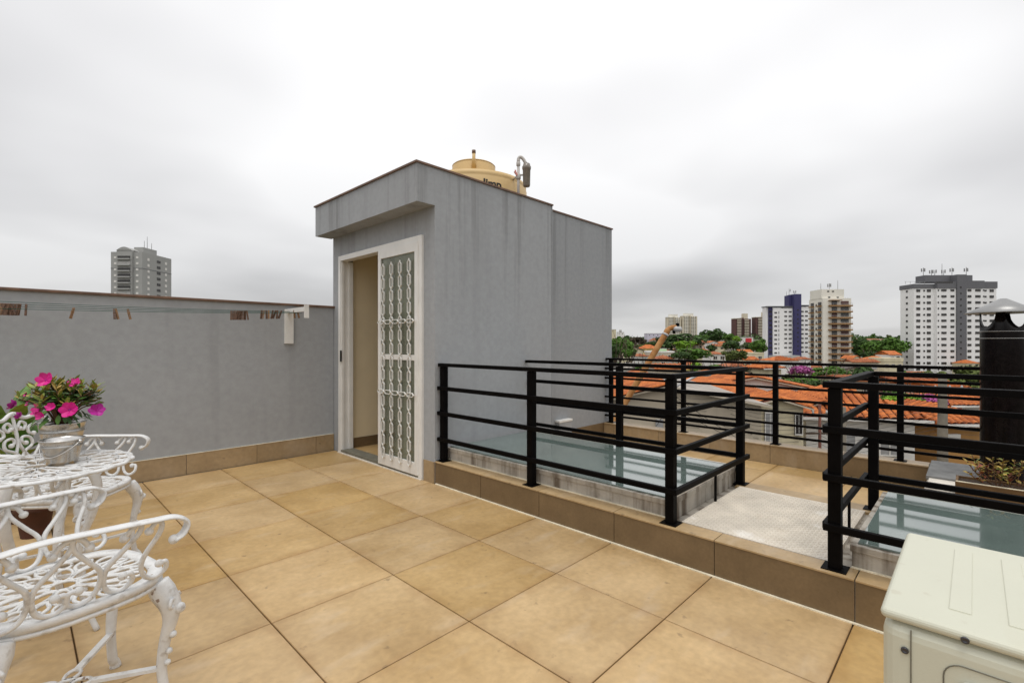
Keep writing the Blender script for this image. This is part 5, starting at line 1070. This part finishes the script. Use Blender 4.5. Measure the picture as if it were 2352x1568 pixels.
far_twin('right beige twin tower on the left horizon', 1567.5, 1601.5, 726, 1000, 'tbeige', 'tcream', 20, 1573.5, 1594, 719, '')
# grey tower behind the parapet
t, X, Z = tower('apartment_tower', 'grey apartment tower rising behind the parapet at the left', 290, 233); zx = lambda z: .3418*z; zy = lambda z: 516.8+.3418*z; px_ = .3418*233/FPX
x0, x1 = X(zx(745)), X(zx(955)); H = Z(zy(180)); dp = 20
lo(MB().box(x0,x1,0,dp,0,H).box(X(zx(797)),X(zx(898)),-1.2,-.02,0,H+.6), 'wall', M['tmid'], t)
q = MB(); c0, c1 = X(zx(797)), X(zx(898)); q.slab([(c0+(c1-c0)*i/10, -1.4, H+.6+1.6*math.sin(math.pi*i/10)) for i in range(11)], (0,6,0)); lo(q, 'arched_gable', M['tmid'], t); lo(MB().box(X(zx(857)),x1-2.5,4,13,H,Z(zy(138))), 'roof_block', M['tmid'], t)
lo(MB().box(x0-.1,x1+.12,-.12,dp+.1,Z(zy(292)),Z(zy(289))), 'string_course', M['tgrey'], t)
for r in range(9):
    zc_ = Z(zy(218+40*r)); window(t, X(zx(775)), -.02, zc_, 16*px_, 14*px_, M['w_white'], dep=.2); window(t, X(zx(922)), -.02, zc_, 16*px_, 14*px_, M['w_white'], dep=.2)
    window(t, X(zx(847)), -1.22, zc_, 84*px_, 16*px_, rnd.choice((M['wdark'],M['w_grey'],M['w_grey'])), dep=.3); lo(MB().box(X(zx(803)),X(zx(892)),-2.2,-1.25,Z(zy(236+40*r)),Z(zy(227+40*r))), 'balcony', M['tmid'], t)
    for y0, w_, mm in ((4,1.3,'w_white'),(10.5,1.6,'wdark'),(11.6,1.0,'wdark'),(16,1.3,'w_white')): window(t, x1+.02, y0, zc_-.4, .2, 1.3, M[mm], dep=w_)
antennas(t, [(X(zx(885)),8,Z(zy(138)),4,0),(X(zx(905)),8,Z(zy(138)),6,0),(X(zx(925)),9,Z(zy(138)),3,0)])

# look-alikes that would share a label are told apart by their order from left to right
from collections import defaultdict
dup = defaultdict(list)
for o in S.objects:
    if o.parent is None and o.get('group') in ('trees filling the valley', 'houses filling the valley'): dup[o['label']].append(o)
for lab, os_ in dup.items():
    if len(os_) > 1:
        os_.sort(key=lambda o: Vector(o.location).dot(Rv)/max(.1, Vector(o.location).dot(Fv)))
        W_ = {2: ['left one','right one'], 3: ['left one','middle one','right one'], 4: ['leftmost','second from left','third from left','rightmost']}.get(len(os_), ['number %d from left' % (i+1) for i in range(len(os_))])
        for o, w_ in zip(os_, W_): o['label'] = lab+', '+w_
